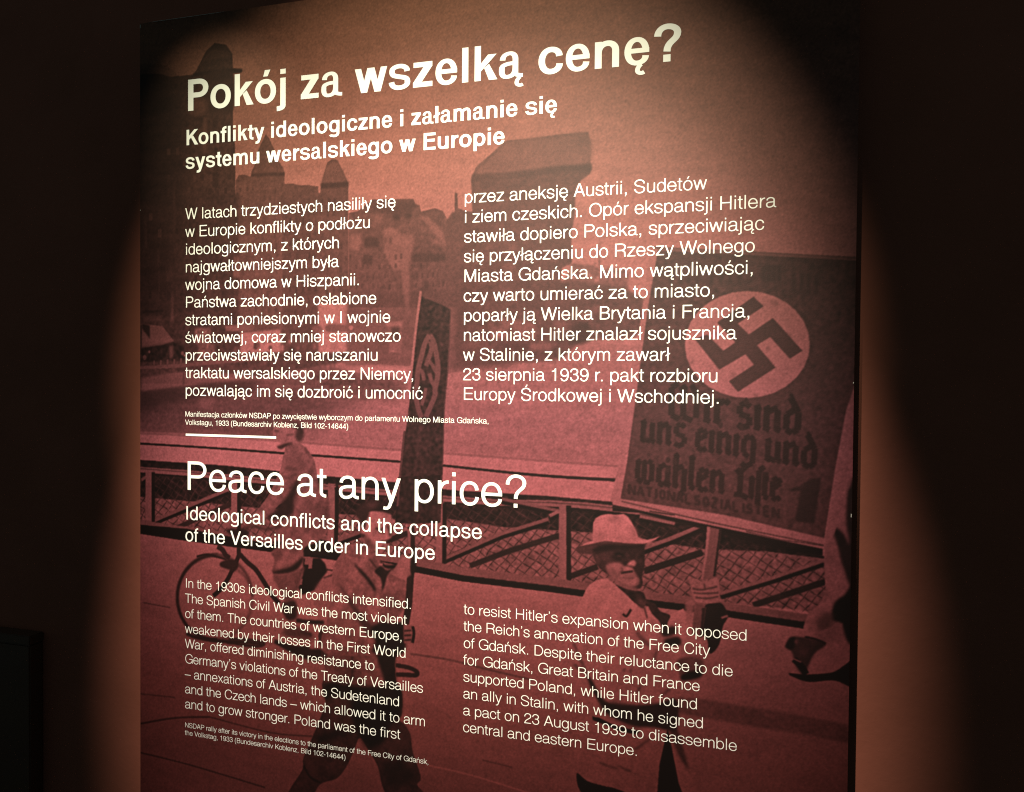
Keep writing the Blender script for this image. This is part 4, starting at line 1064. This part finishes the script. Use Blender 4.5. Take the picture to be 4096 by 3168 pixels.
# ---------------------------------------------------------------- lettering
def x_at(px, Y):
    """panel X of photograph column px at panel height Y"""
    m = (px - 2048) / F_PX
    return (m * (RM[2][1] * Y + TR[2]) - (RM[0][1] * Y + TR[0])) / (RM[0][0] - m * RM[2][0])
C2P, C2E = 6.868, 6.925
pl1 = ["W latach trzydziestych nasiliły się", "w Europie konflikty o podłożu", "ideologicznym, z których", "najgwałtowniejszym była", "wojna domowa w Hiszpanii.",
       "Państwa zachodnie, osłabione", "stratami poniesionymi w I wojnie", "światowej, coraz mniej stanowczo", "przeciwstawiały się naruszaniu", "traktatu wersalskiego przez Niemcy,", "pozwalając im się dozbroić i umocnić"]
pr1 = [1582, 1479.5, 1356, 1356, 1436, 1505, 1561, 1602.6, 1510, 1652.6, 1691]
pl2 = ["przez aneksję Austrii, Sudetów", "i ziem czeskich. Opór ekspansji Hitlera", "stawiła dopiero Polska, sprzeciwiając", "się przyłączeniu do Rzeszy Wolnego", "Miasta Gdańska. Mimo wątpliwości,", "czy warto umierać za to miasto,",
       "poparły ją Wielka Brytania i Francja,", "natomiast Hitler znalazł sojusznika", "w Stalinie, z którym zawarł", "23 sierpnia 1939 r. pakt rozbioru", "Europy Środkowej i Wschodniej."]
pr2 = [2827.6, 3105, 3056.4, 3018.6, 3010, 2856, 2997, 2946, 2680, 2869, 2874]
en1 = ["In the 1930s ideological conflicts intensified.", "The Spanish Civil War was the most violent", "of them. The countries of western Europe,", "weakened by their losses in the First World", "War, offered diminishing resistance to",
       "Germany’s violations of the Treaty of Versailles", "– annexations of Austria, the Sudetenland", "and the Czech lands – which allowed it to arm", "and to grow stronger. Poland was the first"]
er1 = [1643, 1627, 1606, 1622, 1498, 1691.7, 1596, 1699.5, 1601]
en2 = ["to resist Hitler’s expansion when it opposed", "the Reich’s annexation of the Free City", "of Gdańsk. Despite their reluctance to die", "for Gdańsk, Great Britain and France", "supported Poland, while Hitler found",
       "an ally in Stalin, with whom he signed", "a pact on 23 August 1939 to disassemble", "central and eastern Europe."]
er2 = [2985.3, 2840, 2930, 2798, 2787, 2811, 2946.6, 2546.7]
LINES = [('heading_line', "Pokój za wszelką cenę?", 'bold', 1.0, 0, .02, 2723.7, 'large bold white Polish heading line'),
         ('subheading_line', "Konflikty ideologiczne i załamanie się", 'bold', .4945, 0, -.767, 2227.6, 'bold white Polish subheading, upper line'),
         ('subheading_line', "systemu wersalskiego w Europie", 'bold', .4945, 0, -1.313, 2018, 'bold white Polish subheading, lower line'),
         ('caption_line', "Manifestacja członków NSDAP po zwycięstwie wyborczym do parlamentu Wolnego Miasta Gdańska,", 'regular', .167, 0, -7.068, 1954, None),
         ('caption_line', "Volkstagu, 1933 (Bundesarchiv Koblenz, Bild 102-14644)", 'regular', .167, 0, on_panel(745.5, 1698.7)[1], 1393, None),
         ('heading_line', "Peace at any price?", 'medium', .936, 0, -8.783, 2104.5, 'large white English heading line'),
         ('subheading_line', "Ideological conflicts and the collapse", 'medium', .44, 0, on_panel(747, 2077.7)[1], 1927, 'white English subheading, upper line'),
         ('subheading_line', "of the Versailles order in Europe", 'medium', .44, 0, -9.991, 1739, 'white English subheading, lower line'),
         ('caption_line', "NSDAP rally after its victory in the elections to the parliament of the Free City of Gdańsk,", 'light', .1576, 0, -14.39, 1713, None),
         ('caption_line', "the Volkstag, 1933 (Bundesarchiv Koblenz, Bild 102-14644)", 'light', .1576, 0, -14.571, 1382, None)]
for k in range(11):
    LINES.append(('body_line', pl1[k], 'regular', .36, 0, -2.4797 - .40997 * k, pr1[k], None))
    LINES.append(('body_line', pl2[k], 'regular', .36, C2P, -2.4797 - .40997 * k, pr2[k], None))
for k in range(9): LINES.append(('body_line', en1[k], 'light', .2997, 0, -11.084 - .35666 * k, er1[k], None))
for k in range(8): LINES.append(('body_line', en2[k], 'light', .2997, C2E, -11.084 - .35666 * k, er2[k], None))
for nm, txt, st, sz, X0, Y, xr, lab in LINES:
    vs, fs = text_mesh(txt, st, sz)
    if nm == 'heading_line':                 # the two big headings: every letter is a part of its own
        lsb = min(p[0] for p in glyph(txt[0], st)[0]) * sz
        k = (x_at(xr, Y) - X0 - lsb) / max(p[0] for p in vs)
        pen, prev = -lsb, None
        for ch in txt:
            pen += KERN.get((prev, ch), 0) / 1000 * sz; prev = ch
            gv, gf = glyph(ch, st)
            if gv:
                part('heading_letter', [((X0 + lsb + (pen + a * sz) * k) * U, -.0006, wz(Y + b_ * sz)) for a, b_ in gv], gf, M_TXT)
            pen += STYLE[st][0][ACCENT.get(ch, ch)] / 1000 * sz
        continue
    lsb = min(p[0] for p in glyph(txt[0], st)[0]) * sz
    right = x_at(xr, Y); w0 = max(p[0] for p in vs)
    k = (right - X0 - lsb) / w0
    V = [((X0 + lsb + a * k) * U, -.0006, wz(Y + b_)) for a, b_ in vs]
    part(nm, V, fs, M_TXT, label=lab)
(ax, ay), (bx_, by_) = on_panel(743.6, 1736.5), on_panel(1105, 1752)
ym = (ay + by_) / 2
part('divider_rule', [(ax * U, -.0006, wz(ym - .026)), (bx_ * U, -.0006, wz(ym - .026)), (bx_ * U, -.0006, wz(ym + .026)), (ax * U, -.0006, wz(ym + .026))], [(0, 1, 2, 3)], M_TXT, label='short white rule between the Polish and English texts')

# ---------------------------------------------------------------- dark plinth, its corner in the lower left
def at_depth(px, py, yw):
    d = RM.T @ np.array([(px - 2048) / F_PX, -(py - 1584) / F_PX, 1.0])
    dw = Vector((d[0], d[2], d[1])); c = mw.translation
    return c + dw * ((yw - c.y) / dw.y)
pc = at_depth(118, 2545, .030)
pl_root = bpy.data.objects.new('display_plinth', None); COL.objects.link(pl_root)
pl_root.location = (pc.x - .3, 0, 0); pl_root['label'] = 'low black plinth at the lower left, only its top right corner in view'; pl_root['category'] = 'plinth'
v, f = box(-.3, .030, .04, .3, .0665, pc.z - .022, bev=.003)
obj('cabinet', v, f, M_PLINTH, pl_root)
v, f = box(-.302, .028, pc.z - .0215, .302, .0668, pc.z, bev=.002)
obj('top_slab', v, f, M_PLINTH, pl_root)
v, f = box(-.28, .036, 0, .28, .066, .0395)
obj('base', v, f, M_EDGE, pl_root)
